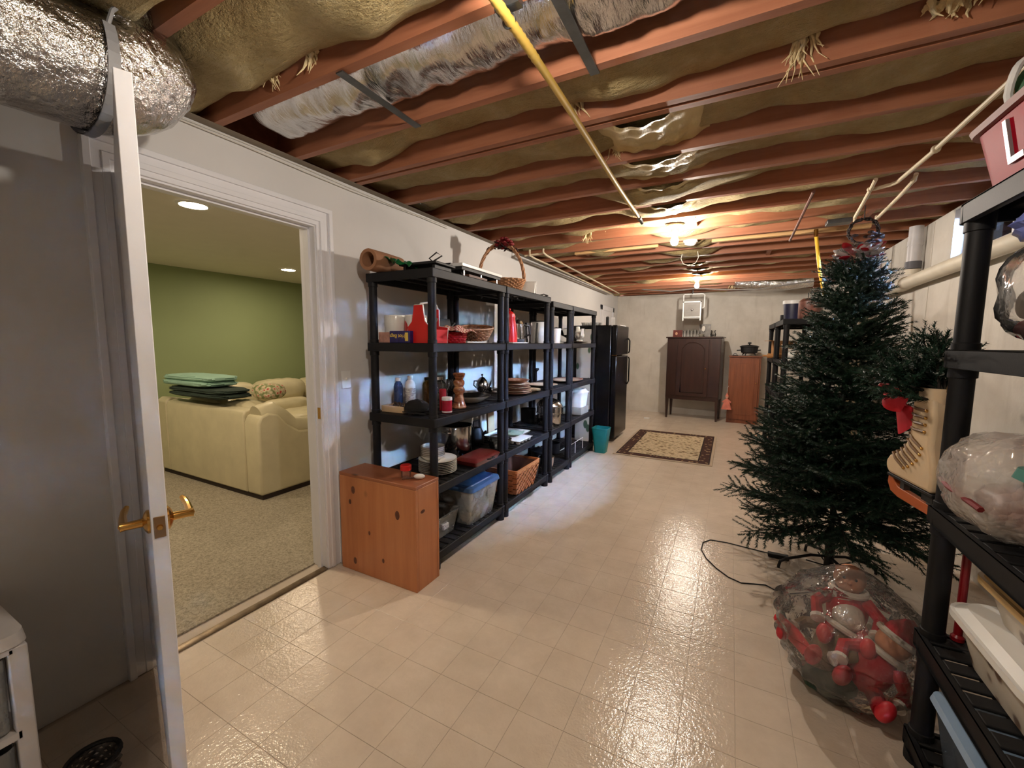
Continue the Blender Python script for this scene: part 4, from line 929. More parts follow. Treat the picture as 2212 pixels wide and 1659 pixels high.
# unit 2 shelf 3: stack of brown stoneware
m_stone = M('brown stoneware', (142, 100, 78), 0.3, var=0.2, scale=20)
m_stone2 = M('pale stoneware', (196, 172, 146), 0.3, var=0.15, scale=20)
for k in range(6):
    lat('stoneware_plate', f'{"brown" if k % 2 == 0 else "pale"} stoneware plate, {ORD[k]} from below in the second unit stack', 'plate', -1.73, 3.36, Z3+0.016*k, [('plate_dish', m_stone if k % 2 == 0 else m_stone2, plate(0.155-0.004*k, 0.022))], 'stoneware plates')
lat('stoneware_bowl', 'wide brown stoneware bowl topping the plate stack', 'bowl', -1.73, 3.36, Z3+0.096, [('bowl_dish', m_stone, [(0, 0), (0.06, 0), (0.13, 0.035), (0.135, 0.04), (0.125, 0.038), (0.055, 0.008), (0, 0.006)])])
for k in range(2):
    lat('saucer', f'pale saucer, {["lower", "upper"][k]} of the two by the far post of the second unit', 'plate', -1.69, 3.64, Z3+0.010*k, [('plate_dish', m_stone2, plate(0.085, 0.014))], 'saucers')
st_ = thing('silver_teapot', 'small tarnished silver teapot behind the stoneware stack', 'teapot', (-1.97, 3.18, Z3))
MB().lathe([(0, 0), (0.04, 0), (0.03, 0.02), (0.055, 0.06), (0.058, 0.09), (0.04, 0.13), (0.025, 0.15), (0.0, 0.17)], 24).build('pot_body', m_chrome, st_)
MB().tube([(0.05, 0.0, 0.05), (0.08, 0.0, 0.09), (0.095, 0, 0.13)], [0.012, 0.008, 0.006], 8).build('spout', m_chrome, st_)
MB().tube([(-0.045, 0, 0.12), (-0.085, 0, 0.12), (-0.09, 0, 0.08), (-0.05, 0, 0.05)], 0.006, 8).build('handle', m_blackm, st_)
MB().ball((0, 0, 0.178), 0.010, 10, 8).build('lid_knob', m_blackm, st_)
for k, (x, y, lab) in enumerate(((-1.98, 3.42, 'small cut glass dish behind the stoneware stack'), (-1.96, 3.62, 'small cut glass dish at the back beside the far post'))):
    lat('glass_dish', lab, 'dish', x, y, Z3, [('dish_body', m_glass, shell(0.05, 0.075, 0.05))], 'cut glass dishes')
lat('serving_platter', 'large pale platter with reddish rim on the third and fourth units', 'platter', -1.77, 4.85, Z3, [('platter_dish', m_stone2, plate(0.2, 0.02), 0.9, 1.5), ('rim_band', M('red brown band', (150, 70, 50), 0.3), [(0.165, 0.0185), (0.19, 0.0215), (0.191, 0.022), (0.166, 0.0192)], 0.9, 1.5)])
lat('serving_platter', 'round pale platter by the near post of the third unit', 'platter', -1.80, 4.14, Z3, [('platter_dish', m_stone2, plate(0.17, 0.02))])
cdk = thing('candle_cup', 'dark metal candle cup on the third unit middle shelf', 'candle holder', (-1.95, 4.32, Z3))
MB().lathe([(0, 0), (0.04, 0), (0.01, 0.02), (0.008, 0.14), (0.03, 0.16), (0.03, 0.18), (0, 0.17)], 18).build('holder', m_blackm, cdk)

# ---- shelf 2 (z .55)
Z2 = 0.5505
m_rimp = M('dark plate rim', (70, 62, 56), 0.3)
for k in range(8):
    t = lat('dinner_plate', f'white dark-rimmed dinner plate, {ORD[k]} from below in the low shelf stack', 'plate', -1.755, 2.25, Z2+0.0115*k, [('plate_dish', m_ceram, plate(0.132, 0.019)), ('rim_line', m_rimp, [(0.1318, 0.0195), (0.1326, 0.0205), (0.1326, 0.0212), (0.1316, 0.0222)])], 'dinner plates')
zb = Z2+0.0115*7+0.009
for k in range(6):
    lat('soup_bowl', f'white dark-rimmed bowl, {ORD[k]} from below in the pile on the dinner plates', 'bowl', -1.79, 2.24, zb+0.012*k, [('bowl_dish', m_ceram, [(0, 0), (0.05, 0.0), (0.075, 0.018), (0.083, 0.034), (0.081, 0.035), (0.07, 0.02), (0, 0.006)]), ('rim_line', m_rimp, [(0.083, 0.0335), (0.0842, 0.0345), (0.0835, 0.036), (0.081, 0.0355)])], 'soup bowls')
po = thing('stock_pot', 'tall stainless stock pot behind the plate stack', 'pot', (-1.90, 2.68, Z2))
MB().lathe([(0, 0), (0.118, 0), (0.122, 0.006), (0.122, 0.235), (0.128, 0.24), (0.128, 0.243), (0.118, 0.241), (0.117, 0.01), (0, 0.006)], 40, cap=False).build('pot_body', m_chrome, po)
for s in (-1, 1): MB().tube([(0.03, s*0.12, 0.20), (0.025, s*0.152, 0.205), (-0.025, s*0.152, 0.205), (-0.03, s*0.12, 0.20)], 0.005, 8).build('loop_handle', m_chrome, po)
rs = thing('roaster_case', 'flat reddish brown zip case on the low shelf front', 'case', (-1.66, 2.62, Z2), 0.0)
rbox(0, 0, 0.0, 0.035, 0.085, 0.16, 0.10, 0.18, 0.02).build('case_body', M('oxblood vinyl', (104, 36, 30), 0.3, bmp=0.2), rs); rbox(0, 0, 0.036, 0.055, 0.10, 0.18, 0.075, 0.15, 0.02).build('case_lid', M('oxblood vinyl', (104, 36, 30)), rs)
MB().tube([(0.1, -0.03, 0.03), (0.125, -0.02, 0.035), (0.125, 0.03, 0.035), (0.1, 0.04, 0.03)], 0.005, 8).build('carry_handle', m_blackm, rs)
gd = thing('casserole_dish', 'oval clear glass casserole on the low shelf of the second unit', 'dish', (-1.72, 3.055, Z2))
MB().lathe(shell(0.09, 0.115, 0.07, 0.006), 32, sx=0.9, sy=1.0, cap=False).build('dish_body', m_glass, gd); MB().lathe([(0.118, 0.074), (0.08, 0.10), (0.02, 0.112), (0.018, 0.125), (0, 0.127)], 32, sx=0.9, sy=1.0, cap=False).build('lid', m_glass, gd)
mt_ = thing('muffin_tray', 'white moulded muffin tray at the low shelf edge', 'tray', (-1.655, 3.33, Z2), 0.0)
B(-0.06, 0.06, -0.14, 0.14, 0.026, 0.031).build('tray_top', m_ceram, mt_, bevel=0.002)
for i in range(2):
    for j in range(4): MB().lathe([(0, 0), (0.018, 0), (0.026, 0.026)], 14, (-0.03+0.06*i, -0.105+0.07*j, 0)).build('cup', m_ceram, mt_)
mt2 = thing('baking_sheet', 'pale baking sheet with green folded cloth behind the muffin tray', 'tray', (-1.885, 3.52, Z2), 0.05)
rbox(0, 0, 0, 0.018, 0.15, 0.20, 0.16, 0.21, 0.02, 0.003).build('sheet', m_ceram, mt2)
dc = thing('dish_cloth', 'folded pale green dish cloth on the baking sheet', 'cloth', (-1.82, 3.52, Z2+0.019), 0.3)
MB().grid(lambda u, v_: (-0.09+0.18*u, -0.1+0.2*v_, 0.008+0.006*math.sin(u*8+v_*5)), 14, 14).build('top_fold', M('pale green cloth', (150, 172, 150), 0.9, bmp=0.3), dc); B(-0.088, 0.088, -0.098, 0.098, 0.0, 0.005).build('under_fold', M('pale green cloth', (150, 172, 150)), dc)
bp = thing('black_kettle', 'black enamel kettle at the back of the low shelf', 'kettle', (-1.96, 3.66, Z2+0.03))
bp.location = (-2.0, 3.20, Z2) if False else (-1.97, 3.08, Z2)
MB().lathe([(0, 0), (0.065, 0), (0.07, 0.02), (0.066, 0.10), (0.04, 0.14), (0, 0.15)], 28).build('body', m_blackm, bp)
MB().tube([(0, -0.05, 0.13), (0, -0.045, 0.2), (0, 0.045, 0.2), (0, 0.05, 0.13)], 0.007, 8).build('handle', m_blackm, bp); MB().tube([(0.06, 0, 0.07), (0.1, 0, 0.12)], [0.014, 0.008], 8).build('spout', m_blackm, bp)
ub = thing('bread_board', 'upright pale wooden board leaning among dark cookware', 'board', (-2.065, 3.50, Z2), 0)
mt = Matrix.Rotation(-0.05, 4, 'Y')
MB().prism([(-0.06, 0), (0.06, 0), (0.06, 0.22), (0.03, 0.26), (-0.03, 0.26), (-0.06, 0.22)], -0.008, 0.008, 'X', mtx=mt).build('board', m_cream, ub)
# steamer pot
sp_ = thing('steamer_pot', 'stainless steamer pot with domed lid on the third unit', 'pot', (-1.735, 4.20, Z2)); sp_.scale = (1.2, 1.2, 1.2)
MB().lathe([(0, 0), (0.105, 0), (0.11, 0.01), (0.11, 0.10), (0.118, 0.105), (0.118, 0.112), (0.113, 0.115), (0.113, 0.165), (0.12, 0.17), (0.12, 0.176)], 36, cap=False).build('pot_body', m_chrome, sp_)
MB().lathe([(0.12, 0.176), (0.113, 0.19), (0.08, 0.225), (0.03, 0.243), (0.0, 0.246)], 36, cap=False).build('lid', m_chrome, sp_)
MB().lathe([(0, 0.246), (0.006, 0.246), (0.006, 0.262), (0.018, 0.268), (0.016, 0.28), (0, 0.283)], 16).build('lid_knob', m_blackm, sp_)
for s in (-1, 1): MB().tube([(0.03, s*0.11, 0.09), (0.025, s*0.145, 0.095), (-0.025, s*0.145, 0.095), (-0.03, s*0.11, 0.09)], 0.006, 8).build('loop_handle', m_chrome, sp_)
wc = thing('white_container', 'white lidded plastic bin on the shelf nearest the refrigerator', 'container', (-1.70, 5.05, Z2+0.09))
rbox(0, 0, 0, 0.17, 0.09, 0.11, 0.105, 0.13, 0.03, 0.004).build('bin_body', m_white, wc); rbox(0, 0, 0.17, 0.185, 0.115, 0.14, 0.115, 0.14, 0.03).build('lid_rim', m_white, wc); rbox(0, 0, 0.185, 0.225, 0.105, 0.13, 0.08, 0.10, 0.03).build('lid', m_white, wc)
bk2 = thing('shallow_carton', 'flat grey carton under the white lidded bin', 'box', (-1.72, 5.05, Z2))
B(-0.12, 0.12, -0.15, 0.15, 0.0, 0.088).build('carton', M('grey carton', (150, 146, 138), 0.7), bk2, bevel=0.002)
lat('sauce_pan', 'dark saucepan behind the steamer pot', 'pot', -2.0, 4.22, Z2, [('pan_body', m_blackm, shell(0.08, 0.085, 0.15))])
lat('sauce_pan', 'dark saucepan at the back beside the white lidded bin', 'pot', -1.95, 4.72, Z2, [('pan_body', m_blackm, shell(0.08, 0.085, 0.12)), ('pan_lid', m_chrome, [(0.087, 0.122), (0.05, 0.145), (0, 0.152)])])

# ---- base shelf (z .115)
Z1 = 0.1155
t1 = thing('clear_tote', 'small open clear tote of kitchen bits next to the pine box', 'storage box', (-1.845, 2.21, Z1))
rbox(0, 0, 0, 0.15, 0.16, 0.14, 0.185, 0.165, 0.025, 0.004).build('tub', m_clear, t1)
m = MB().tube([(0.185*math.cos(a) if False else 0, 0, 0) for a in (0,)] * 2, 0.001, 3) if False else None
B(0.172, 0.187, -0.03, 0.03, 0.06, 0.095).build('front_label', m_lab, t1)
lip = rbox(0, 0, 0.148, 0.158, 0.188, 0.168, 0.194, 0.174, 0.028, 0.010, band=True).build('rim', m_clear, t1)
for k in range(12):
    c = [m_chrome, m_blackm, M('dark brown gadget', (70, 52, 44), 0.5), M('grey gadget', (120, 118, 116), 0.5)][k % 4]
    t = thing('kitchen_gadget', 'small metal or dark kitchen gadget piled in the open clear tote', 'utensil', (-1.845-0.115+0.077*(k % 4), 2.21-0.085+0.085*(k//4), Z1+0.006), random.uniform(0, 3), 'gadgets in the clear tote')
    MB().lathe([(0, 0), (0.026, 0), (0.034, 0.02), (0.028, 0.045), (0.02, 0.045), (0, 0.012)], 14).build('cup', c, t); MB().tube([(0.022, 0, 0.03), (0.028, 0.0, 0.07), (0.03, 0.005, 0.11)], 0.005, 6).build('handle', c, t)
t2 = thing('lidded_tote', 'large clear tote with a blue lid on the bottom shelf', 'storage box', (-1.815, 2.61, Z1))
rbox(0, 0, 0, 0.255, 0.20, 0.17, 0.235, 0.20, 0.03, 0.004).build('tub', m_clear, t2)
m_blid = M('blue plastic lid', (64, 96, 140), 0.4)
rbox(0.0, 0, 0.257, 0.285, 0.245, 0.21, 0.238, 0.203, 0.035).build('lid', m_blid, t2); rbox(0, 0, 0.285, 0.291, 0.20, 0.165, 0.195, 0.16, 0.03).build('lid_ridge', m_blid, t2)
B(0.222, 0.2325, 0.02, 0.11, 0.16, 0.215).build('handle_latch', m_clear, t2)
rbox(0, 0, 0.01, 0.09, 0.18, 0.15, 0.19, 0.16, 0.03).build('cloth_inside', M('white linen inside', (214, 212, 206), 0.9, var=0.1), t2)
wb = thing('chip_basket', 'orange-brown wood strip basket on the bottom shelf', 'basket', (-1.71, 3.30, Z1))
m_strip = M('orange wood strip', (176, 104, 60), 0.5, var=0.22, scale=30); m_strip2 = M('lighter rim strip', (196, 126, 76), 0.5, var=0.1)
hx0, hy0, hx1, hy1, H_ = 0.12, 0.17, 0.155, 0.235, 0.235
rbox(0, 0, 0.004, H_-0.01, hx0-0.010, hy0-0.010, hx1-0.014, hy1-0.014, 0.02, 0.004).build('inner_liner', M('dark inner weave', (96, 54, 32), 0.7), wb)
m = MB()
for k in range(8):
    t0, t1_ = k/8, (k+0.82)/8
    def P(s, tt, off): return (hx0+(hx1-hx0)*tt+off, hy0+(hy1-hy0)*tt+off, 0.004+H_*tt*0.93)
    for side in range(4):
        n = 7 if side % 2 == 0 else 10
        for i in range(n):
            off = 0.006 if (i+k) % 2 else -0.003
            for_ = []
            q0, q1 = -1+2*i/n, -1+2*(i+0.96)/n
            pts4 = []
            for tt, q in ((t0, q0), (t0, q1), (t1_, q1), (t1_, q0)):
                X_, Y_, Zz = P(0, tt, off)
                pts4.append({0: (q*X_, -Y_, Zz), 1: (X_, q*Y_, Zz), 2: (-q*X_, Y_, Zz), 3: (-X_, -q*Y_, Zz)}[side])
            cen = Vector((0, 0, 0)); nrm = {0: Vector((0, 1, 0)), 1: Vector((-1, 0, 0)), 2: Vector((0, -1, 0)), 3: Vector((1, 0, 0))}[side]*0.004
            inn = [Vector(p)+nrm for p in pts4]
            m.add(pts4+inn, [(0, 1, 2, 3), (7, 6, 5, 4), (0, 4, 5, 1), (1, 5, 6, 2), (2, 6, 7, 3), (3, 7, 4, 0)])
m.build('woven_strips', m_strip, wb, smooth=False)
rbox(0, 0, H_-0.035, H_+0.005, hx1-0.0, hy1-0.0, hx1+0.008, hy1+0.008, 0.02, 0.012, band=True).build('rim_band', m_strip2, wb)
for k in range(3):
    lat('enamel_pan', ['brass-knobbed dark pan at the bottom beyond the wood strip basket', 'small steel pan at the bottom of the third unit', 'black pan at the bottom of the third unit'][k], 'pot', [-1.72, -1.70, -1.88][k], [3.68, 4.05, 4.25][k], Z1, [('pan_body', [m_blackm, m_chrome, m_blackm][k], shell(0.08, 0.088, 0.11)), ('pan_lid', [m_blackm, m_chrome, m_blackm][k], [(0.09, 0.112), (0.05, 0.135), (0.012, 0.14), (0.014, 0.155), (0, 0.158)])])
wk = thing('wire_rack', 'white wire dish rack on the bottom shelf of the fourth unit', 'rack', (-1.70, 4.85, Z1))
for k in range(9): MB().tube([(-0.1, -0.14+0.035*k, 0.004), (-0.02, -0.14+0.035*k, 0.05), (0.1, -0.14+0.035*k, 0.14)], 0.003, 6).build('wire', m_white, wk)
for x, z in ((-0.1, 0.004), (0.1, 0.14), (-0.02, 0.05)): MB().tube([(x, -0.15, z), (x, 0.15, z)], 0.004, 6).build('cross_wire', m_white, wk)
m = MB(); m.tube([(0.1, -0.14, 0.14), (0.1, -0.14, 0.003)], 0.004, 6); m.tube([(0.1, 0.14, 0.14), (0.1, 0.14, 0.003)], 0.004, 6); m.build('rack_legs', m_white, wk)
lat('enamel_pan', 'dark pan on the bottom shelf beside the wire rack', 'pot', -1.86, 4.62, Z1, [('pan_body', m_blackm, shell(0.09, 0.095, 0.12))])
# teal bin
tb_ = thing('waste_bin', 'teal square plastic waste bin on the floor by the refrigerator', 'waste bin', (-1.465, 5.36, 0))
rbox(0, 0, 0.0, 0.325, 0.072, 0.072, 0.105, 0.105, 0.025, 0.004).build('bin_body', M('teal plastic', (16, 124, 128), 0.4), tb_)
MB().tube([p for p in [(0.105*sx, 0.105*sy, 0.325) for sx, sy in ((-0.75, -1), (0.75, -1), (1, -0.75), (1, 0.75), (0.75, 1), (-0.75, 1), (-1, 0.75), (-1, -0.75))]], 0.006, 6, closed=True).build('rim', M('teal plastic', (16, 124, 128)), tb_)

# ---- refrigerator
m_fr = M('black refrigerator enamel', (16, 16, 18), 0.25, var=0.1)
fr = thing('refrigerator', 'black two-door refrigerator standing past the shelving', 'refrigerator', (-2.12, 5.95, 0))
B(0, 0.60, 0, 0.74, 0.04, 1.70).build('cabinet', m_fr, fr, bevel=0.012)
B(0.02, 0.57, 0.02, 0.72, 0.0, 0.04).build('toe_kick', m_blackm, fr)
d_ = B(0.61, 0.685, 0.002, 0.738, 1.27, 1.70).build('freezer_door', m_fr, fr, bevel=0.012)
MB().tube([(0.70, 0.70, 1.29), (0.715, 0.70, 1.32), (0.715, 0.70, 1.48), (0.69, 0.70, 1.52)], 0.011, 8).build('handle', m_fr, d_)
B(0.62, 0.684, -0.003, 0.02, 1.262, 1.276).build('hinge_trim', m_brass, d_)
d_ = B(0.61, 0.685, 0.002, 0.738, 0.06, 1.255).build('lower_door', m_fr, fr, bevel=0.012)
MB().tube([(0.70, 0.70, 1.23), (0.715, 0.70, 1.20), (0.715, 0.70, 0.85), (0.69, 0.70, 0.80)], 0.011, 8).build('handle', m_fr, d_)
bt = thing('drink_carton', 'white folded papers standing on the refrigerator', 'papers', (-1.55, 6.15, 1.70), 0.3)
MB().box(-0.03, 0.03, 0, 0.012, 0, 0.11, Matrix.Rotation(-0.25, 4, 'X')).build('sheet', m_white, bt); MB().box(-0.03, 0.03, 0.04, 0.05, 0, 0.13, Matrix.Rotation(-0.15, 4, 'X')).build('sheet', m_white, bt)
lat('black_thermos', 'slim black bottle on the refrigerator front edge', 'bottle', -1.60, 6.02, 1.70, [('bottle_body', m_blackm, cyl(0.022, 0.12)), ('bottle_cap', m_chrome, [(0, 0.12), (0.016, 0.12), (0.016, 0.135), (0, 0.137)])])
ec = thing('egg_carton', 'clear plastic tray on the refrigerator top', 'tray', (-1.86, 6.10, 1.70))
rbox(0, 0, 0, 0.045, 0.12, 0.10, 0.13, 0.11, 0.02, 0.004).build('tray_body', m_clear, ec); m = MB()
for k in range(8): m.ball((-0.09+0.06*(k % 4), -0.04+0.08*(k//4), 0.026), 0.02, 10, 6)
m.build('wrapped_contents', m_ceram, ec)
B(-1.80, -1.46, 6.2, 6.6, 1.7005, 1.712).build('white_tray', m_white, bevel=0.003); tag(bpy.data.objects['white_tray'], 'flat white tray on top of the refrigerator', 'tray')
# leaf printed panel leaning between shelving and refrigerator
mlf, nt, b = newmat('leaf print'); vo = nt.nodes.new('ShaderNodeTexVoronoi'); vo.inputs['Scale'].default_value = 5.5
nt.links.new(coords(nt, 'Object', (1.6, 1, 0.8)), vo.inputs['Vector'])
nt.links.new(ramp(nt, vo.outputs['Distance'], [(0.28, lin((70, 96, 70))), (0.34, lin((196, 190, 178)))]), b.inputs['Base Color']); b.inputs['Roughness'].default_value = 0.8
lfp = B(-0.13, 0.13, -0.012, 0.012, 0, 1.64).build('leaf_print_board', mlf, loc=(-1.87, 5.86, 0), bevel=0.004); tag(lfp, 'tall pale board with green leaf print leaning beside the refrigerator', 'board')

# ================================================================== FAR END
# rug
mr, nt, b = newmat('persian rug')
tc = nt.nodes.new('ShaderNodeTexCoord'); sx_ = nt.nodes.new('ShaderNodeSeparateXYZ'); nt.links.new(tc.outputs['Object'], sx_.inputs[0])
ax = math_node(nt, 'ABSOLUTE', sx_.outputs[0]); ay = math_node(nt, 'ABSOLUTE', sx_.outputs[1])
dx = math_node(nt, 'SUBTRACT', 0.59, ax); dy = math_node(nt, 'SUBTRACT', 0.885, ay)
dmin = math_node(nt, 'MINIMUM', dx, dy)
vo = nt.nodes.new('ShaderNodeTexVoronoi'); vo.inputs['Scale'].default_value = 13; nt.links.new(tc.outputs['Object'], vo.inputs['Vector'])
fl = ramp(nt, vo.outputs['Distance'], [(0.16, lin((96, 62, 50))), (0.26, lin((150, 130, 96))), (0.40, lin((206, 188, 158)))])
n2 = noise(nt, tc.outputs['Object'], 30, 4, 0.7)
fl = mix(nt, ramp(nt, n2, [(0.52, (0, 0, 0)), (0.62, (0.8, 0.8, 0.8))]), fl, lin((120, 106, 80)))
vo2 = nt.nodes.new('ShaderNodeTexVoronoi'); vo2.inputs['Scale'].default_value = 17; nt.links.new(tc.outputs['Object'], vo2.inputs['Vector'])
bd = ramp(nt, vo2.outputs['Distance'], [(0.20, lin((176, 150, 112))), (0.32, lin((66, 36, 30)))])
sel = nt.nodes.new('ShaderNodeValToRGB'); sel.color_ramp.interpolation = 'CONSTANT'; nt.links.new(dmin, sel.inputs[0])
els = sel.color_ramp.elements
els[0].position = 0; els[0].color = (0, 0, 0, 1)
els[1].position = 0.03; els[1].color = (0.25, 0, 0, 1)
for p, c in ((0.045, 0.5), (0.15, 0.25), (0.165, 1.0)):
    e = els.new(p); e.color = (c, 0, 0, 1)
sp3 = nt.nodes.new('ShaderNodeSeparateColor'); nt.links.new(sel.outputs[0], sp3.inputs[0]); q = sp3.outputs[0]
c0 = mix(nt, math_node(nt, 'GREATER_THAN', q, 0.1), lin((186, 170, 150)), lin((40, 26, 24)))
c0 = mix(nt, math_node(nt, 'GREATER_THAN', q, 0.4), c0, bd)
c0 = mix(nt, math_node(nt, 'GREATER_THAN', q, 0.9), c0, fl)
nt.links.new(c0, b.inputs['Base Color']); b.inputs['Roughness'].default_value = 0.95; bump(nt, b, noise(nt, tc.outputs['Object'], 220, 2), 0.5, 0.004)
rg = B(-0.59, 0.59, -0.885, 0.885, 0.0, 0.009).build('persian_rug', mr, loc=(-0.71, 6.22, 0.0005), bevel=0.003); tag(rg, 'patterned beige and brown rug with dark border on the floor', 'rug')
# dark standing cabinet
m_dk = wood('dark walnut', (44, 25, 20), (66, 38, 30), 0.35, 'Z', 1.0, 0.08, coat=0.2)
cb_ = thing('standing_cabinet', 'dark walnut cabinet on tall slim legs by the far wall', 'cabinet', (-0.60, 8.72, 0), -0.09)
B(-0.47, 0.47, -0.22, 0.22, 0.40, 1.545).build('carcass', m_dk, cb_, bevel=0.006)
B(-0.495, 0.495, -0.245, 0.235, 1.545, 1.57).build('top', m_dk, cb_, bevel=0.006)
dd = B(-0.27, 0.27, -0.238, -0.221, 0.45, 1.52).build('door', m_dk, cb_, bevel=0.003)
pol = [(-0.20, 0.52), (0.20, 0.52), (0.20, 1.34), (0.15, 1.41), (0.08, 1.455), (0.0, 1.465), (-0.08, 1.455), (-0.15, 1.41), (-0.20, 1.34)]
MB().tube([(p[0], -0.240, p[1]) for p in pol], 0.010, 6, closed=True).build('arched_moulding', m_dk, dd)
MB().prism([(p[0]*0.9, 0.98+(p[1]-0.98)*0.94) for p in pol], -0.2415, -0.238, 'Y').build('raised_panel', m_dk, dd)
for sx in (-1, 1):
    B(min(sx*0.29, sx*0.46), max(sx*0.29, sx*0.46), -0.230, -0.221, 0.45, 1.52).build('side_panel', m_dk, cb_, bevel=0.003)
    for sy in (-1, 1): MB().frustum((sx*0.44-0.014, sx*0.44+0.014, sy*0.19-0.014, sy*0.19+0.014), (sx*0.44-0.028, sx*0.44+0.028, sy*0.19-0.026, sy*0.19+0.026), 0.0, 0.405).build('leg', m_dk, cb_)
B(-0.45, 0.45, -0.228, -0.218, 0.375, 0.41).build('apron', m_dk, cb_)
MB().ball((0.23, -0.25, 0.98), 0.012, 10, 8).build('knob', m_brass, cb_)
# on the cabinet
ph = thing('photo_print', 'small reddish photo standing at the left of the dark cabinet', 'photo', (-0.92, 8.62, 1.571), -0.1)
MB().box(-0.085, 0.085, 0, 0.01, 0, 0.13, Matrix.Rotation(-0.1, 4, 'X')).build('backing', M('dark red photo', (104, 46, 40), 0.35, var=0.4, scale=18), ph); MB().ball((-0.02, -0.012, 0.06), (0.022, 0.002, 0.03), 12, 8).build('figure_print', M('skin tone print', (200, 150, 120), 0.5), ph)
ph2 = thing('portrait_frame', 'grey square portrait print at the right of the dark cabinet', 'photo', (-0.45, 8.66, 1.571), -0.1)
MB().box(-0.10, 0.10, 0, 0.012, 0, 0.24, Matrix.Rotation(-0.1, 4, 'X')).build('backing', M('grey photo', (98, 92, 84), 0.4, var=0.4, scale=14), ph2); MB().ball((-0.02, -0.018, 0.15), (0.03, 0.003, 0.055), 12, 8, mtx=Matrix.Rotation(-0.1, 3, 'X')).build('figure_print', M('pale figure print', (206, 200, 190), 0.5), ph2)
for k in range(5):
    lat('tumbler', f'clear tumbler, {["first", "second", "third", "fourth", "fifth"][k]} from the left on the dark cabinet', 'glass', -0.79+0.06*k, 8.58+0.02*(k % 2), 1.571, [('glass_body', m_glass, shell(0.024, 0.029, 0.11+0.02*(k % 2), 0.002))], 'tumblers on the cabinet')
lat('small_dish', 'small grey dish propped beside the tumblers', 'dish', -0.50, 8.56, 1.571, [('dish_body', M('grey glaze', (140, 134, 120), 0.3), shell(0.03, 0.055, 0.05))])
lat('glass_dome', 'clear glass vase right of the grey portrait', 'vase', -0.30, 8.62, 1.571, [('vase_body', m_glass, [(0, 0), (0.035, 0), (0.05, 0.04), (0.03, 0.09), (0.045, 0.12), (0.043, 0.12), (0.028, 0.09), (0.045, 0.04), (0, 0.006)])])
# oak cabinet
m_oak = wood('medium oak', (112, 60, 36), (150, 88, 56), 0.4, 'Z', 1.2, 0.1)
ok = thing('oak_cabinet', 'medium brown oak cabinet beside the dark walnut one', 'cabinet', (0.255, 8.78, 0), -0.06)
B(-0.25, 0.25, -0.23, 0.23, 0.0, 1.205).build('carcass', m_oak, ok, bevel=0.004); B(-0.262, 0.262, -0.25, 0.24, 1.205, 1.228).build('top', m_oak, ok, bevel=0.004)
d_ = B(-0.225, 0.225, -0.248, -0.231, 0.07, 1.18).build('door', m_oak, ok, bevel=0.003); B(-0.16, 0.16, -0.253, -0.248, 0.16, 1.09).build('raised_panel', m_oak, d_, bevel=0.004)
MB().ball((0.19, -0.26, 0.75), 0.012, 10, 8).build('knob', m_brass, d_)
ck_ = thing('slow_cooker', 'black slow cooker with knobbed lid on the oak cabinet', 'slow cooker', (0.30, 8.70, 1.239))
MB().lathe([(0, 0.03), (0.09, 0.03), (0.13, 0.05), (0.14, 0.14), (0.155, 0.15), (0.155, 0.16), (0, 0.16)], 30, sx=1, sy=0.8).build('body', m_blackm, ck_)
MB().lathe([(0.15, 0.16), (0.12, 0.175), (0.03, 0.19), (0, 0.192)], 30, sx=1, sy=0.8, cap=False).build('lid', m_blackm, ck_)
MB().lathe([(0.012, 0.19), (0.012, 0.205), (0.032, 0.212), (0.028, 0.232), (0, 0.236)], 16).build('lid_knob', m_blackm, ck_)
for a in (0.6, 2.5, 4.2, 5.6): MB().tube([(0.09*math.cos(a), 0.07*math.sin(a), 0.04), (0.12*math.cos(a), 0.09*math.sin(a), 0.02), (0.125*math.cos(a), 0.095*math.sin(a), 0.0)], 0.010, 8).build('foot', m_blackm, ck_)
MB().tube([(-0.13, 0, 0.09), (-0.20, 0, 0.085)], 0.010, 8).build('handle', m_blackm, ck_); MB().tube([(0.13, 0, 0.09), (0.18, 0, 0.095)], 0.010, 8).build('handle', m_blackm, ck_)
ln = thing('iron_trivet', 'small black iron trivet left of the slow cooker', 'trivet', (0.08, 8.62, 1.229))
MB().lathe(cyl(0.05, 0.01, 0.003), 20).build('plate', m_blackm, ln); MB().tube(arc((0, 0, 0.01), 0.03, 0, PI, 12, 'XZ'), 0.005, 6).build('ring_handle', m_blackm, ln)
pk = thing('paper_doll', 'pink paper angel ornament hung at the oak cabinet corner', 'ornament', (-0.015, 8.40, 0.26))
m_pink = M('pink paper', (206, 120, 104), 0.7, var=0.2, scale=20)
MB().lathe([(0.085, 0.0), (0.05, 0.12), (0.012, 0.20)], 18, sy=0.35, cap=False).build('skirt', m_pink, pk)
MB().ball((0, 0, 0.225), (0.026, 0.02, 0.028), 12, 8).build('head', M('pale pink', (226, 180, 160), 0.7), pk)
MB().lathe([(0.03, 0.24), (0.0, 0.31)], 14, cap=False).build('hat', m_pink, pk)
MB().prism([(-0.02, 0.19), (-0.075, 0.14), (-0.06, 0.12), (0, 0.165), (0.06, 0.12), (0.075, 0.14), (0.02, 0.19)], -0.008, 0.008, 'Y').build('arms', m_pink, pk)
MB().tube([(0, 0, 0.305), (0, 0.05, 0.38), (0.02, 0.13, 0.42)], 0.002, 5).build('string', m_white, pk)
cwk = B(-0.05, 0.05, -0.02, 0.02, 0, 0.02).build('paper_scrap', m_white, loc=(-1.36, 8.2, 0.0)); tag(cwk, 'white scrap on the floor near the refrigerator', 'scrap')
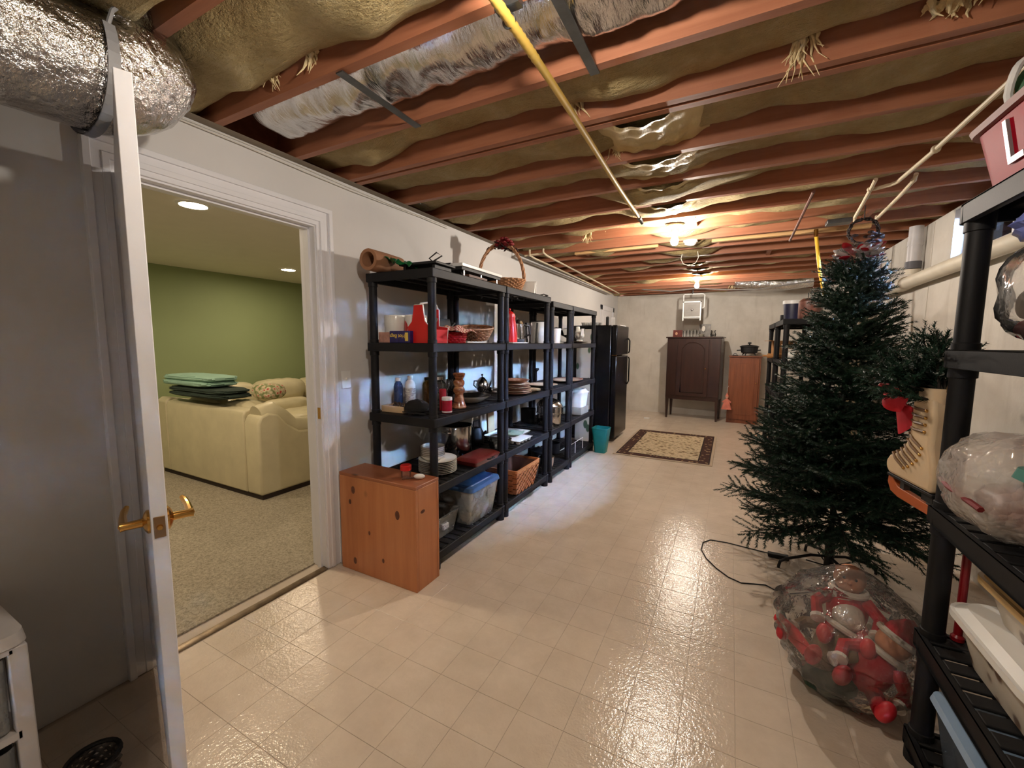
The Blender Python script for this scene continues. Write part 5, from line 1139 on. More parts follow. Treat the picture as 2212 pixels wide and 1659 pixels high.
# shelves behind the tree
U5 = shelf_unit('black shelf unit half hidden behind the christmas tree, farther one', 0.46, 0.90, 5.95, 6.85, [0.115, 0.5, 0.88, 1.27, 1.70], 'black shelf units behind the tree')
U6 = shelf_unit('black shelf unit half hidden behind the christmas tree, nearer one', 0.46, 0.90, 5.02, 5.93, [0.115, 0.5, 0.88, 1.27, 1.70], 'black shelf units behind the tree')
bu = thing('plastic_pail', 'dark blue pail with white lid on the shelf behind the tree', 'pail', (0.60, 5.62, 1.7005))
MB().lathe(shell(0.085, 0.10, 0.19), 28, cap=False).build('pail_body', M('navy print', (34, 36, 66), 0.4, var=0.4, scale=8), bu); MB().lathe([(0, 0.20), (0.105, 0.20), (0.107, 0.19), (0.107, 0.225), (0.10, 0.23), (0, 0.23)], 28).build('lid', m_white, bu)
jr = thing('candy_jar', 'big clear jar with red label beside the dark blue pail', 'jar', (0.70, 5.22, 1.7005))
MB().lathe([(0, 0), (0.10, 0), (0.105, 0.02), (0.105, 0.18), (0.07, 0.21), (0.0, 0.22)], 28).build('jar_body', M('brown jar print', (110, 70, 60), 0.3, var=0.6, scale=16), jr); MB().lathe([(0.0, 0.22), (0.03, 0.22), (0.03, 0.27), (0.0, 0.275)], 20).build('stopper', m_glass, jr)
lat('dark_jar', 'small dark round jar at the front of the shelf behind the tree', 'jar', 0.55, 5.92, 1.7005, [('jar_body', m_blackm, cyl(0.05, 0.09))])
lat('straw_hat', 'pale straw hat on the shelf top behind the tree', 'hat', 0.62, 6.38, 1.7005, [('brim', M('straw', (190, 164, 112), 0.8), [(0.06, 0.004), (0.15, 0.0), (0.15, 0.006), (0.06, 0.012)]), ('crown', M('straw', (190, 164, 112)), [(0.07, 0.008), (0.062, 0.08), (0.03, 0.095), (0, 0.09)])])
rp = thing('rolling_pin', 'pale wooden rolling pin poking out of the shelf behind the tree', 'rolling pin', (0.56, 6.10, 1.2995))
MB().tube([(-0.15, 0, 0), (0.10, 0, 0)], 0.028, 18).build('barrel', M('beech', (196, 140, 84), 0.5), rp); MB().tube([(-0.2, 0, 0), (-0.15, 0, 0)], 0.012, 10).build('handle', M('beech', (196, 140, 84)), rp); MB().tube([(0.10, 0, 0), (0.16, 0, 0)], 0.012, 10).build('handle', M('beech', (196, 140, 84)), rp)
for x, y, s, lab in ((0.60, 5.70, 1.1, 'white ceramic bird on the shelf behind the tree'), (0.56, 5.30, 1.0, 'second white ceramic bird nearer the tree on that shelf')): fig(x, y, 1.2705, lab, s)
bbx = thing('brown_carton', 'brown cardboard carton with open flap behind the tree', 'box', (0.62, 6.55, 1.2705), 0.3)
B(-0.11, 0.11, -0.10, 0.10, 0, 0.22).build('carton', M('cardboard', (150, 108, 66), 0.8), bbx, bevel=0.002); MB().box(-0.2, -0.11, -0.1, 0.1, 0.215, 0.22, Matrix.Identity(4)).build('flap', M('cardboard', (150, 108, 66)), bbx)
lat('white_jug', 'white jug low on the shelf behind the tree', 'jug', 0.56, 6.2, 0.8805, [('jug_body', m_ceram, shell(0.06, 0.07, 0.16))])
lat('white_jug', 'white jug on the mid shelf closest to the tree', 'jug', 0.60, 5.4, 0.8805, [('jug_body', m_ceram, shell(0.06, 0.07, 0.18))])

# ================================================================== CHRISTMAS TREE
m_need = M('fir needles', (22, 52, 36), 0.55, var=0.35, scale=12)
m_bark = M('dark wire stem', (40, 34, 26), 0.8)
def branch_mesh(L, seed):
    rr = random.Random(seed); m = MB(); V = m.v; F = m.f
    def twig(p0, d, l, droop):
        d = d.normalized(); n = max(3, int(l/0.0062)); up = Vector((0, 0, 1)); side = d.cross(up).normalized() if d.cross(up).length > 0.1 else Vector((1, 0, 0))
        for i in range(n):
            t = i/n; p = p0+d*l*t+up*droop*t*t*l
            for q in range(5):
                a = rr.uniform(0, 2*PI); nd = (d*rr.uniform(0.55, 1.0)+side*math.cos(a)*0.9+up*math.sin(a)*0.75).normalized()
                ln_ = 0.024*(1-0.35*t)*rr.uniform(0.8, 1.15); wv = nd.cross(d)
                wv = wv.normalized()*0.0021 if wv.length > 1e-3 else side*0.0021
                o = len(V); V.extend([tuple(p-wv), tuple(p+wv), tuple(p+nd*ln_)]); F.append((o, o+1, o+2))
        return p0+d*l+up*droop*l
    main = Vector((1, 0, 0.08)); twig(Vector((L*0.15, 0, 0)), main, L*0.88, 0.12)
    k = max(5, int(L/0.036))
    for i in range(k):
        t = 0.22+0.72*i/k; s = 1 if i % 2 else -1
        p = Vector((L*t, 0, 0.08*L*t+0.12*L*t*t)); l = (0.10+0.16*L)*(1-0.55*t)*rr.uniform(0.8, 1.2)+0.03
        d = Vector((math.cos(0.85), s*math.sin(0.85), rr.uniform(-0.15, 0.35)))
        twig(p, d, l, rr.uniform(-0.1, 0.2))
        if rr.random() < 0.8: twig(p, Vector((0.8, s*0.3, rr.uniform(-0.6, 0.7))), l*0.7, 0.0)
    me = bpy.data.meshes.new('branch'); me.from_pydata(V, [], F); me.materials.append(m_need)
    st = MB().tube([(0, 0, 0), (L*0.5, 0, 0.07*L), (L, 0, 0.2*L)], [0.005, 0.004, 0.002], 5)
    bm = bmesh.new(); bm.from_mesh(me); o = len(bm.verts)
    nv = [bm.verts.new(p) for p in st.v]
    for f in st.f:
        fc = bm.faces.new([nv[i] for i in f]); fc.material_index = 1
    bm.to_mesh(me); bm.free(); me.materials.append(m_bark)
    return me
LENS = [0.60, 0.50, 0.40, 0.31, 0.23, 0.15]
BM = {L: [branch_mesh(L, int(L*100)+k) for k in range(2)] for L in LENS}
tree = thing('christmas_tree', 'dark green artificial christmas tree on a folding metal stand', 'christmas tree', (0.62, 3.15, 0))
MB().tube([(0, 0, 0.02), (0, 0, 1.9)], [0.017, 0.012], 10).build('trunk', M('dark green pole', (26, 36, 28), 0.6), tree)
rt_ = random.Random(11)
def tree_r(z):
    pts_ = [(0.16, 0.42), (0.30, 0.58), (0.42, 0.62), (0.6, 0.57), (0.97, 0.44), (1.28, 0.33), (1.57, 0.24), (1.79, 0.16), (1.95, 0.06)]
    for (a, ra), (b_, rb_) in zip(pts_, pts_[1:]):
        if z <= b_: return ra+(rb_-ra)*(z-a)/(b_-a)
    return 0.05
nb = 0; z = 0.37; lev = 0
while z < 1.90 and nb < 285:
    R_ = tree_r(z); n = max(6, int(7+R_*12))
    for i in range(n):
        if nb >= 285: break
        a = 2*PI*(i+0.5*(lev % 2)+rt_.uniform(-0.25, 0.25))/n; L = max(0.11, R_*rt_.uniform(0.80, 1.06))
        key = min(LENS, key=lambda q: abs(q-L)); o = bpy.data.objects.new('branch', BM[key][rt_.randrange(2)]); COL.objects.link(o); o.parent = tree
        o.location = (0, 0, z+rt_.uniform(-0.025, 0.025)); s = L/key
        tilt = (0.15 if z < 0.47 else 0.03) - 0.55*max(0, (z-1.1)/0.8) + rt_.uniform(-0.12, 0.12)
        o.rotation_euler = Euler((rt_.uniform(-0.4, 0.4), tilt, a), 'XYZ'); o.scale = (s, s, s); nb += 1
    z += 0.060+0.045*R_; lev += 1
for k in range(5):
    o = bpy.data.objects.new('branch', BM[0.15][k % 2]); COL.objects.link(o); o.parent = tree; o.location = (0, 0, 1.80); o.rotation_euler = (0, -0.85+0.05*k, 2*PI*k/5)
# stand
sd_ = MB().tube([(0, 0, 0.045), (0, 0, 0.24)], 0.026, 14).build('stand_tube', m_blackm, tree)
for (x, y) in ((-0.27, -0.06), (0.27, 0.14), (0.10, -0.30), (-0.08, 0.29)):
    d = Vector((x, y, 0)).normalized(); e = Vector((x, y, 0))
    MB().tube([(0, 0, 0.115), d*0.10+Vector((0, 0, 0.112)), e*0.86+Vector((0, 0, 0.065)), e*0.97+Vector((0, 0, 0.045)), e+Vector((0, 0, 0.012)), e+Vector((0, 0, 0.0))], [0.009]*6, 8).build('stand_leg', m_blackm, tree)
    MB().tube([(0, 0, 0.05), e*0.45+Vector((0, 0, 0.075))], 0.004, 6).build('stand_brace', m_blackm, tree)
m_petal = glassy('wrapped petals', amount=0.35, col=(226, 214, 214), crinkle=0.8, cscale=40)
tp_ = thing('tree_topper', 'red and white poinsettia topper wrapped in clear plastic', 'tree topper', (0.625, 3.13, 1.955))
rr = random.Random(5)
for nm, mat_, n in (('red_petal', M('red petal', (170, 20, 36), 0.4), 9), ('white_petal', M('white frosted petal', (214, 208, 210), 0.4), 12)):
    for k in range(n):
        a = rr.uniform(0, 2*PI); el = rr.uniform(-0.1, 0.7)
        MB().ball((0.055, 0, 0), (0.05, 0.022, 0.006), 10, 6).build(nm, mat_, tp_, (0.03*math.cos(a), 0.03*math.sin(a), rr.uniform(-0.01, 0.03)), (rr.uniform(-.5, .5), -el, a))
MB().ball((0, 0, 0.02), (0.11, 0.10, 0.06), 22, 14, fn=lambda d: 1+0.14*vn(d.x*5, d.y*5+d.z*4, 2)).build('plastic_wrap', m_film, tp_)
# cord on the floor
cdx = thing('extension_cord', 'thin dark extension cord looping over the floor beside the tree', 'cord', (0, 0, 0.004))
cp_ = [(0.42, 3.22), (0.36, 3.26), (0.2, 3.28), (0.05, 3.30), (-0.06, 3.29), (-0.105, 3.22), (-0.11, 3.10), (-0.07, 2.98), (-0.01, 2.88), (0.06, 2.80), (0.13, 2.765), (0.2, 2.79), (0.26, 2.81), (0.30, 2.78), (0.36, 2.76), (0.46, 2.83), (0.54, 2.90), (0.59, 2.95)]
MB().tube([(x, y, 0.0) for x, y in cp_], 0.0035, 6).build('wire', m_blackm, cdx)
B(0.30, 0.42, 3.215, 3.255, -0.003, 0.022).build('inline_box', m_blackm, cdx, bevel=0.004)
MB().lathe(cyl(0.018, 0.03), 14, (0.60, 2.97, -0.003)).build('plug', m_blackm, cdx); MB().tube(arc((0.615, 2.985, 0.02), 0.022, -0.5, PI*1.1, 10, 'XZ'), 0.004, 6).build('plug_tail', m_blackm, cdx)

# ================================================================== NEAR RIGHT
RV = [0.10, 0.47, 0.915, 1.435, 1.885]
U7 = shelf_unit('black shelf unit at right edge stacked with totes and decorations', 0.62, 1.08, 0.95, 1.865, RV, 'right hand shelving', pr=0.030, ap=0.06)
# clear bag of stuffed dolls on the floor
m_dred = M('red felt', (176, 18, 34), 0.9, var=0.15, scale=12, bmp=0.3, bscale=90)
m_dsk = M('doll skin cloth', (214, 150, 116), 0.8)
m_dfur = M('white fleece trim', (214, 204, 192), 0.95, bmp=0.8, bscale=50)
m_dbr = M('brown plush', (120, 92, 66), 0.95, var=0.2, bmp=0.8, bscale=60)
def doll(label, loc, rz, lean, cloth, hat=True, face=False, roll=0.0, headmat=None):
    t = thing('stuffed_doll', label, 'doll', loc, rz, 'stuffed dolls in the clear bag'); t.rotation_euler = (lean, roll, rz)
    m = MB(); m.ball((0, 0, 0.10), (0.075, 0.06, 0.10), 18, 12); m.build('body', cloth, t)
    for s in (-1, 1):
        MB().tube([(s*0.06, -0.01, 0.16), (s*0.11, -0.05, 0.12), (s*0.10, -0.10, 0.08)], [0.026, 0.024, 0.022], 10).build('arm', cloth, t)
        MB().tube([(s*0.10, -0.10, 0.08), (s*0.098, -0.115, 0.072)], 0.027, 10).build('cuff', m_dfur, t)
        MB().tube([(s*0.04, 0, 0.04), (s*0.06, -0.08, 0.035), (s*0.07, -0.16, 0.03)], [0.032, 0.03, 0.028], 10).build('leg', cloth, t)
        MB().ball((s*0.072, -0.175, 0.045), (0.028, 0.03, 0.042), 12, 8).build('shoe', M('red shoe', (196, 40, 50), 0.5), t)
    MB().ball((0, -0.005, 0.245), (0.058, 0.055, 0.062), 18, 12).build('head', headmat or m_dsk, t)
    if face: MB().ball((0, -0.058, 0.243), 0.008, 8, 6).build('nose', m_dsk, t)
    for s in ((-1, 1) if face else ()): MB().ball((s*0.02, -0.052, 0.262), 0.006, 8, 6).build('eye', m_blackm, t)
    MB().tube([(0.06*math.cos(2*PI*i/20), 0.056*math.sin(2*PI*i/20), 0.19) for i in range(20)], 0.014, 8, closed=True).build('collar', m_dfur, t)
    if hat:
        MB().lathe([(0.062, 0.265), (0.05, 0.31), (0.022, 0.35), (0.0, 0.365)], 18, cap=False).build('hat', cloth, t)
        MB().tube([(0.062*math.cos(2*PI*i/20), 0.058*math.sin(2*PI*i/20), 0.27) for i in range(20)], 0.013, 8, closed=True).build('hat_trim', m_dfur, t)
doll('red felt doll with white fleece trim, upright at the front right of the bag', (0.52, 2.05, 0.05), -0.35, -0.35, m_dred, True, False, 0.45)
doll('plush brown doll tilted towards the left inside the bag', (0.42, 2.12, 0.05), -0.9, -0.55, m_dbr, False, False, 0.0, m_dfur)
doll('red felt doll at the back of the bag with peach face', (0.52, 2.24, 0.17), -0.2, -0.05, m_dred, False, True)
sh_ = MB().tube([(0.36, 2.05, 0.14), (0.31, 2.10, 0.175), (0.27, 2.13, 0.20)], [0.026, 0.032, 0.024], 12); sh_.ball((0.262, 2.137, 0.205), 0.024, 10, 8)
tag(sh_.build('red_boot', M('red boot felt', (206, 40, 48), 0.6)), 'red doll boot poking out of the bag at its left side', 'boot')
gr_ = MB().ball((0.43, 2.03, 0.055), (0.10, 0.07, 0.05), 18, 10, fn=lambda d: 1+0.1*vn(d.x*4, d.y*4, 6))
tag(gr_.build('green_cloth', M('dark green felt', (38, 62, 44), 0.9)), 'dark green felt cloth under the dolls in the bag', 'cloth')
bg = thing('plastic_bag', 'clear knotted plastic bag on the floor full of red dolls', 'bag', (0.50, 2.12, 0.0))
def bagf(d):
    return 1+0.07*vn(d.x*4.5, d.y*4.5+d.z*3, 4)+0.025*math.sin(9*math.atan2(d.y, d.x)+4*d.z)
m = MB(); nu, nv = 56, 36; vs = []
for j in range(nv+1):
    t = j/nv; zz = 0.004+0.52*t
    R_ = 0.24*(math.sin(PI*min(1, 0.12+0.88*t)**0.75))**0.55 if 0 < t < 1 else (0.15 if t == 0 else 0.03)
    R_ = 0.15+0.11*math.sin(PI*min(t*1.25, 1))**0.8 if t < 0.45 else (0.255*(1-((t-0.45)/0.55)**2.2)+0.02)
    for i in range(nu):
        a = 2*PI*i/nu; d = Vector((math.cos(a), math.sin(a), t*2-1)); k = bagf(d)
        vs.append((R_*k*math.cos(a)*0.96, R_*k*math.sin(a)*1.02, zz))
fs = [(j*nu+i, j*nu+(i+1) % nu, (j+1)*nu+(i+1) % nu, (j+1)*nu+i) for j in range(nv) for i in range(nu)]+[tuple(range(nu-1, -1, -1))]
m.add(vs, fs); m.build('bag_film', m_film, bg)
m = MB()
for k in range(9):
    a = 2*PI*k/9; m.add([(-0.10, -0.08, 0.41), (-0.10+0.09*math.cos(a), -0.08+0.05*math.sin(a), 0.46+0.03*math.sin(k*2.1)), (-0.10+0.09*math.cos(a+0.7), -0.08+0.05*math.sin(a+0.7), 0.45+0.03*math.sin(k*2.1+1))], [(0, 1, 2)])
m.build('knot', m_film, bg)

# skate decoration hanging at the shelf corner
m_boot = M('cream leather boot', (216, 192, 158), 0.5, var=0.1)
m_lace = M('brown gold lace', (112, 82, 48), 0.5)
sk = thing('skate_decoration', 'cream laced ice skate decoration with greenery and red bow', 'decoration', (0.648, 1.945, 0.94), math.radians(100))
# local +x runs to the toe, z up
outline = [(-0.055, 0.0), (0.20, 0.0), (0.222, 0.02), (0.225, 0.05), (0.205, 0.075), (0.16, 0.095), (0.12, 0.125), (0.095, 0.17), (0.088, 0.24), (0.09, 0.315), (-0.02, 0.325), (-0.035, 0.25), (-0.03, 0.16), (-0.05, 0.10), (-0.062, 0.05)]
MB().prism(outline, -0.03, 0.03, 'Y').build('boot', m_boot, sk, bevel=0.014, seg=4)
B(-0.06, 0.215, -0.026, 0.026, -0.012, 0.0).build('sole', m_blackm, sk, bevel=0.003)
B(-0.06, 0.0, -0.022, 0.022, -0.035, -0.012).build('heel', m_blackm, sk)
pol = [(-0.06, -0.085), (0.16, -0.085), (0.21, -0.075), (0.235, -0.045), (0.232, -0.018), (0.20, -0.014), (0.19, -0.03), (0.165, -0.045), (-0.06, -0.05)]
MB().prism(pol, -0.012, 0.012, 'Y').build('runner', M('orange stained wood', (176, 88, 42), 0.4), sk, bevel=0.003)
for x in (-0.02, 0.14): B(x-0.012, x+0.012, -0.010, 0.010, -0.05, -0.012).build('runner_post', m_gal, sk)
front = [(0.19, 0.083), (0.165, 0.095), (0.14, 0.112), (0.12, 0.13), (0.105, 0.155), (0.097, 0.18), (0.092, 0.205), (0.092, 0.23), (0.092, 0.255), (0.092, 0.28)]
for i, (x, z) in enumerate(front):
    MB().tube([(x-0.09, 0.031, z-0.035*(i < 6)), (x-0.04, 0.034, z-0.012*(i < 6)), (x-0.008, 0.027, z+0.004), (x+0.005, 0.0, z+0.006), (x-0.008, -0.027, z+0.004), (x-0.07, -0.032, z-0.03*(i < 6))], 0.0055, 6).build('lace', m_lace, sk)
    for s in (-1, 1): MB().ball((x-0.092, s*0.032, z-0.035*(i < 6)), 0.006, 8, 6).build('eyelet', m_brass, sk)
sock = MB().lathe([(0.048, 0.30), (0.058, 0.36), (0.052, 0.36), (0.03, 0.31)], 20, (0.03, 0, 0), sx=1.1, sy=0.7, cap=False); sock.build('cuff_lining', m_boot, sk)
rr = random.Random(21)
for k in range(26):
    o = bpy.data.objects.new('greenery_sprig', BM[0.15 if k % 3 else 0.23][k % 2]); COL.objects.link(o); o.parent = sk
    o.location = (0.02+rr.uniform(-.02, .05), rr.uniform(-.02, .02), 0.33+rr.uniform(-0.02, 0.03)); o.rotation_euler = (rr.uniform(-1, 1), -rr.uniform(-0.15, 1.35), rr.uniform(-0.9, 2.0)); o.scale = (0.95, 0.95, 0.95)
for k in range(9): MB().ball((0.20+rr.uniform(-.05, .06), 0.05+rr.uniform(-.02, .04), 0.36+rr.uniform(-.03, .03)), 0.012, 10, 8).build('red_berry', M('red berry', (190, 40, 50), 0.35), sk)
m_bow = M('red velvet ribbon', (190, 8, 34), 0.7)
for k, (x, z, a, sc) in enumerate(((0.15, 0.29, 0.5, 1.0), (0.13, 0.24, -0.4, 1.1), (0.17, 0.235, 0.15, 0.9), (0.115, 0.195, -1.1, 1.0), (0.10, 0.17, -0.9, 1.2), (0.19, 0.30, 0.3, 0.8))):
    MB().grid(lambda u, v_, sc=sc: (0.14*sc*(u-0.1), 0.02*math.sin(u*PI*1.3), (v_-0.5)*0.10*sc*(0.35+0.65*math.sin(PI*min(1, u+0.15)))), 8, 6).build('ribbon_loop', m_bow, sk, (x-0.03, 0.045-0.02*k, z), (0, -a, 0.2-0.3*k))
for k in range(5): MB().ball((0.05+rr.uniform(-.05, .05), rr.uniform(-.03, .03), 0.40+rr.uniform(-.04, .06)), (0.02, 0.014, 0.008), 8, 6).build('white_leaf', M('frosted leaf', (186, 190, 184), 0.5), sk, )
MB().tube([(-0.02, 0, 0.32), (-0.05, 0, 0.42), (-0.065, 0, 0.495)], 0.003, 6).build('hanging_cord', m_lace, sk)

# right unit contents
mbw, nt, b = newmat('bubble wrap')
b.inputs['Roughness'].default_value = 0.04; setin(b, 'Alpha', 0.5); setin(b, 'Specular IOR Level', 0.9)
vo = nt.nodes.new('ShaderNodeTexVoronoi'); vo.inputs['Scale'].default_value = 55; nt.links.new(coords(nt), vo.inputs['Vector'])
bump(nt, b, math_node(nt, 'ADD', math_node(nt, 'MULTIPLY', vo.outputs['Distance'], -1.0), noise(nt, coords(nt), 12, 3)), 0.7, 0.005)
nt.links.new(ramp(nt, noise(nt, coords(nt), 7, 3), [(0.4, lin((226, 220, 214))), (0.65, lin((205, 186, 178)))]), b.inputs['Base Color'])
bw = thing('wrapped_ornament', 'bubble-wrapped ornament bundle on the right shelf', 'package', (0.78, 1.60, RV[2]+0.014))
pillow(0, 0, 0.14, 0.21, 0.165, 0.14, 0.6, 0.07, 7).build('bubble_wrap', mbw, bw)
pillow(0.02, 0, 0.08, 0.15, 0.12, 0.06, 0.6, 0.05, 2).build('ornament_inside', M('dark red and gold ornament', (110, 40, 36), 0.4, var=0.6, scale=9), bw)
MB().tube([(-0.19, -0.13, 0.10), (-0.21, 0.0, 0.12), (-0.18, 0.13, 0.11)], 0.008, 6).build('ribbon', M('dark red tape', (120, 30, 34), 0.6), bw)
tt = thing('lidded_tote', 'clear tote with teal lid on the right shelf beside bubble wrap', 'storage box', (0.84, 1.24, RV[2]+0.001))
rbox(0, 0, 0, 0.22, 0.19, 0.16, 0.215, 0.185, 0.03, 0.004).build('tub', glassy('frosted tote', amount=0.35, col=(205, 205, 200), rough=0.2), tt); rbox(0, 0, 0.22, 0.245, 0.228, 0.20, 0.222, 0.194, 0.03).build('lid', M('teal lid', (40, 110, 100), 0.4), tt)
rbox(0, 0, 0.01, 0.17, 0.16, 0.13, 0.18, 0.15, 0.03).build('contents', M('beige contents', (190, 176, 156), 0.8, var=0.3, scale=10), tt)
# stacked food containers on level 2
mpr, nt, b = newmat('printed tub'); vo = nt.nodes.new('ShaderNodeTexVoronoi'); vo.inputs['Scale'].default_value = 14; nt.links.new(coords(nt), vo.inputs['Vector'])
nt.links.new(ramp(nt, vo.outputs['Distance'], [(0.2, lin((110, 90, 76))), (0.32, lin((196, 186, 172))), (0.8, lin((206, 198, 186)))]), b.inputs['Base Color']); b.inputs['Roughness'].default_value = 0.35
c1 = thing('food_tub', 'white lidded oval tub with floral print on the lower right shelf', 'container', (0.845, 1.555, RV[1]+0.001))
rbox(0, 0, 0, 0.135, 0.14, 0.19, 0.17, 0.22, 0.06).build('tub', mpr, c1); rbox(0, 0, 0.135, 0.155, 0.19, 0.24, 0.19, 0.24, 0.07).build('lid_rim', m_white, c1); rbox(0, 0, 0.155, 0.175, 0.18, 0.23, 0.16, 0.21, 0.06).build('lid', m_white, c1)
c2 = thing('food_tub', 'beige lidded floral tub stacked on the white lidded tub', 'container', (0.86, 1.55, RV[1]+0.177))
rbox(0, 0, 0, 0.095, 0.12, 0.15, 0.145, 0.18, 0.05).build('tub', mpr, c2)
m_bl = M('beige plastic lid', (206, 172, 118), 0.35)
rbox(0, 0, 0.095, 0.115, 0.165, 0.20, 0.165, 0.20, 0.055).build('lid_rim', m_bl, c2); rbox(0, 0, 0.115, 0.13, 0.155, 0.19, 0.14, 0.175, 0.05).build('lid', m_bl, c2)
for k in (-0.07, 0.0, 0.07): B(k-0.008, k+0.008, -0.14, 0.14, 0.1295, 0.136).build('lid_rib', m_bl, c2, bevel=0.003)
rdl = thing('red_lantern', 'tall red lantern post standing behind the food tubs', 'decoration', (0.735, 1.845, RV[1]+0.001)); rdl.location = (1.045, 1.42, RV[1]+0.001)
rdl.location = (0.985, 1.845-0.02, RV[1]+0.001); rdl.scale = (0.8, 0.8, 1)
rdl.location = (0.72, 1.838, RV[1]+0.001)
MB().lathe([(0, 0), (0.022, 0), (0.022, 0.012), (0.014, 0.02), (0.014, 0.36), (0.018, 0.38), (0, 0.385)], 16).build('post', M('deep red enamel', (140, 16, 26), 0.35), rdl)
# bottom tote
t5 = thing('lidded_tote', 'pale blue lidded clear tote on the bottom right shelf', 'storage box', (0.85, 1.42, RV[0]+0.001))
rbox(0, 0, 0, 0.20, 0.18, 0.30, 0.205, 0.33, 0.03, 0.004).build('tub', glassy('blue tinted tote', (225, 232, 240), amount=0.25, col=(170, 190, 215)), t5); rbox(0, 0, 0.20, 0.222, 0.215, 0.345, 0.21, 0.34, 0.03).build('lid', M('pale blue lid', (150, 176, 206), 0.35), t5)
for k in range(7): MB().ball((random.uniform(-.12, .12), -0.24+0.08*k, 0.06+random.uniform(0, .05)), (0.055, 0.05, 0.05), 14, 10, fn=lambda d: 1+0.06*vn(d.x*4, d.y*4, k)).build('ornament_inside', [M('red ornament', (190, 50, 40), 0.3), M('straw ornament', (200, 170, 120), 0.7), M('brown ornament', (110, 80, 60), 0.6)][k % 3], t5)
# clear bag with red toy on level 4
b2 = thing('plastic_bag', 'clear plastic bag with red and brown toy on the right shelf', 'bag', (0.805, 1.535, RV[3]+0.010))
pillow(0, 0, 0.15, 0.165, 0.24, 0.15, 0.6, 0.05, 11).build('bag_film', glassy('smooth plastic film', amount=0.08, col=(225, 222, 220), rough=0.06, crinkle=0.2, cscale=14), b2)
t6 = thing('stuffed_toy', 'red and brown stuffed toy inside the shelf bag', 'toy', (0.80, 1.56, RV[3]+0.008))
MB().ball((0, 0.02, 0.09), (0.11, 0.14, 0.085), 20, 12, fn=lambda d: 1+0.1*vn(d.x*3, d.y*4, 8)).build('body', M('brown toy plush', (92, 62, 54), 0.95, var=0.3, bmp=0.6), t6)
MB().ball((-0.06, 0.10, 0.05), (0.05, 0.06, 0.035), 14, 10).build('red_foot', m_dred, t6); MB().ball((-0.07, -0.05, 0.10), (0.045, 0.10, 0.02), 14, 10).build('red_scarf', m_dred, t6); MB().ball((-0.03, 0.06, 0.17), (0.06, 0.06, 0.055), 16, 10).build('head', M('dark plush', (44, 34, 34), 0.95, bmp=0.6), t6); MB().ball((-0.08, 0.14, 0.12), (0.02, 0.02, 0.04), 10, 8).build('white_mitten', m_dfur, t6)
bb = thing('blue_bag', 'crumpled periwinkle blue plastic bag above the toy bag', 'bag', (0.78, 1.63, RV[3]+0.285))
MB().ball((0, 0, 0.055), (0.12, 0.15, 0.06), 24, 16, fn=lambda d: 1+0.16*vn(d.x*4, d.y*4+d.z*3, 9)).build('bag_film', M('periwinkle film', (120, 132, 206), 0.3, bmp=0.5, bscale=14), bb)
# red tub on top
rtb = thing('party_tub', 'red plastic tub with grey rim and raised letter on the top shelf', 'tub', (0.82, 1.60, RV[4]+0.001))
m_tub = M('crimson plastic', (150, 6, 30), 0.45, Specular_IOR_Level=0.06)
rbox(0, 0, 0, 0.185, 0.165, 0.225, 0.20, 0.26, 0.08, 0.005, 8).build('tub_body', m_tub, rtb, bevel=0.015)
m_rim = M('pinkish grey rim', (150, 116, 112), 0.55, Specular_IOR_Level=0.25)
rbox(0, 0, 0.180, 0.196, 0.212, 0.272, 0.218, 0.278, 0.085, 0.018, 8, True).build('rim', m_rim, rtb)
m_let = M('silver grey lettering', (150, 146, 146), 0.35, 0.4)
text('L', 0.17, m_let, rtb, (-0.186, 0.035, 0.10), (PI/2+0.187, 0, -PI/2), 'letter_L', 0.006)
rn = thing('ribbon_ring', 'white ring ornament with red and green inside, on the red tub', 'ornament', (0.80, 1.53, RV[4]+0.22))
rn.location = (0.78, 1.62, RV[4]+0.186)
B(-0.13, 0.13, -0.2, 0.2, 0.011, 0.018).build('tray', M('green tray', (40, 80, 44), 0.6), rn, bevel=0.003)
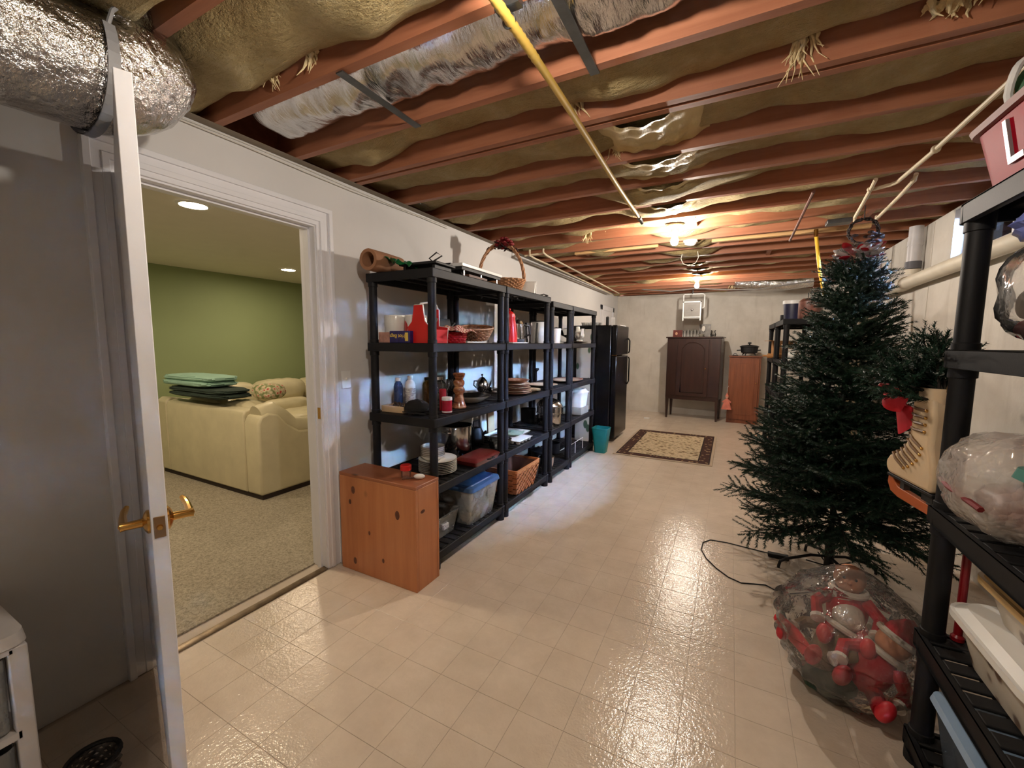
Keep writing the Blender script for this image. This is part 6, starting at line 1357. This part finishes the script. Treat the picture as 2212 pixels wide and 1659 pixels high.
MB().tube([(-0.06+0.07*math.cos(2*PI*i/24), 0.12+0.012*math.sin(i), 0.10+0.08*math.sin(2*PI*i/24)) for i in range(24)], 0.010, 8, closed=True).build('ring', m_white, rn)
MB().ball((-0.06, 0.13, 0.10), (0.055, 0.02, 0.06), 14, 10).build('green_puff', M('green tinsel', (40, 92, 50), 0.6), rn); MB().ball((-0.06, 0.12, 0.17), (0.03, 0.02, 0.025), 12, 8).build('red_bow', m_dred, rn)

# ================================================================== NEAR LEFT
dcx = thing('drawer_cart', 'white plastic drawer cart with translucent drawers at lower left', 'drawer unit', (-1.975, 0.11, 0))
m_cartw = M('cart white plastic', (206, 200, 196), 0.4)
rbox(0, 0, 0.565, 0.60, 0.19, 0.245, 0.185, 0.24, 0.04).build('top', m_cartw, dcx)
for z in (0.0, 0.28, 0.545): rbox(0, 0, z, z+0.022, 0.185, 0.24, 0.185, 0.24, 0.03).build('frame_rail', m_cartw, dcx)
for sx in (-0.165, 0.165):
    for sy in (-0.22, 0.22): B(sx-0.02, sx+0.02, sy-0.02, sy+0.02, 0, 0.56).build('corner_post', m_cartw, dcx, bevel=0.004)
for z, c in ((0.03, (96, 60, 80)), (0.31, (60, 80, 104))):
    d_ = rbox(0.01, 0, z, z+0.225, 0.165, 0.195, 0.17, 0.197, 0.02, 0.004).build('drawer', glassy('translucent drawer', amount=0.4, col=(200, 204, 206), rough=0.2), dcx)
    rbox(0.0, 0, z+0.01, z+0.15, 0.14, 0.17, 0.145, 0.175, 0.03).build('cloth_inside', M('drawer cloth %d' % c[0], c, 0.9, var=0.3, scale=8), d_)
bsk = thing('dark_basket', 'small black rimmed basket on the floor behind the door', 'basket', (-1.74, 0.445, 0))
weave(0, 0, 0, 0.11, lambda t: 0.05+0.012*t, 8, 30, 0.006).build('woven_wall', M('black and white weave', (90, 86, 84), 0.6, var=0.9, scale=40), bsk); MB().lathe(cyl(0.05, 0.006, 0.002), 20).build('base', m_blackm, bsk)
MB().tube([(0.065*math.cos(2*PI*i/24), 0.065*math.sin(2*PI*i/24), 0.114) for i in range(24)], 0.007, 8, closed=True).build('rim', m_blackm, bsk)
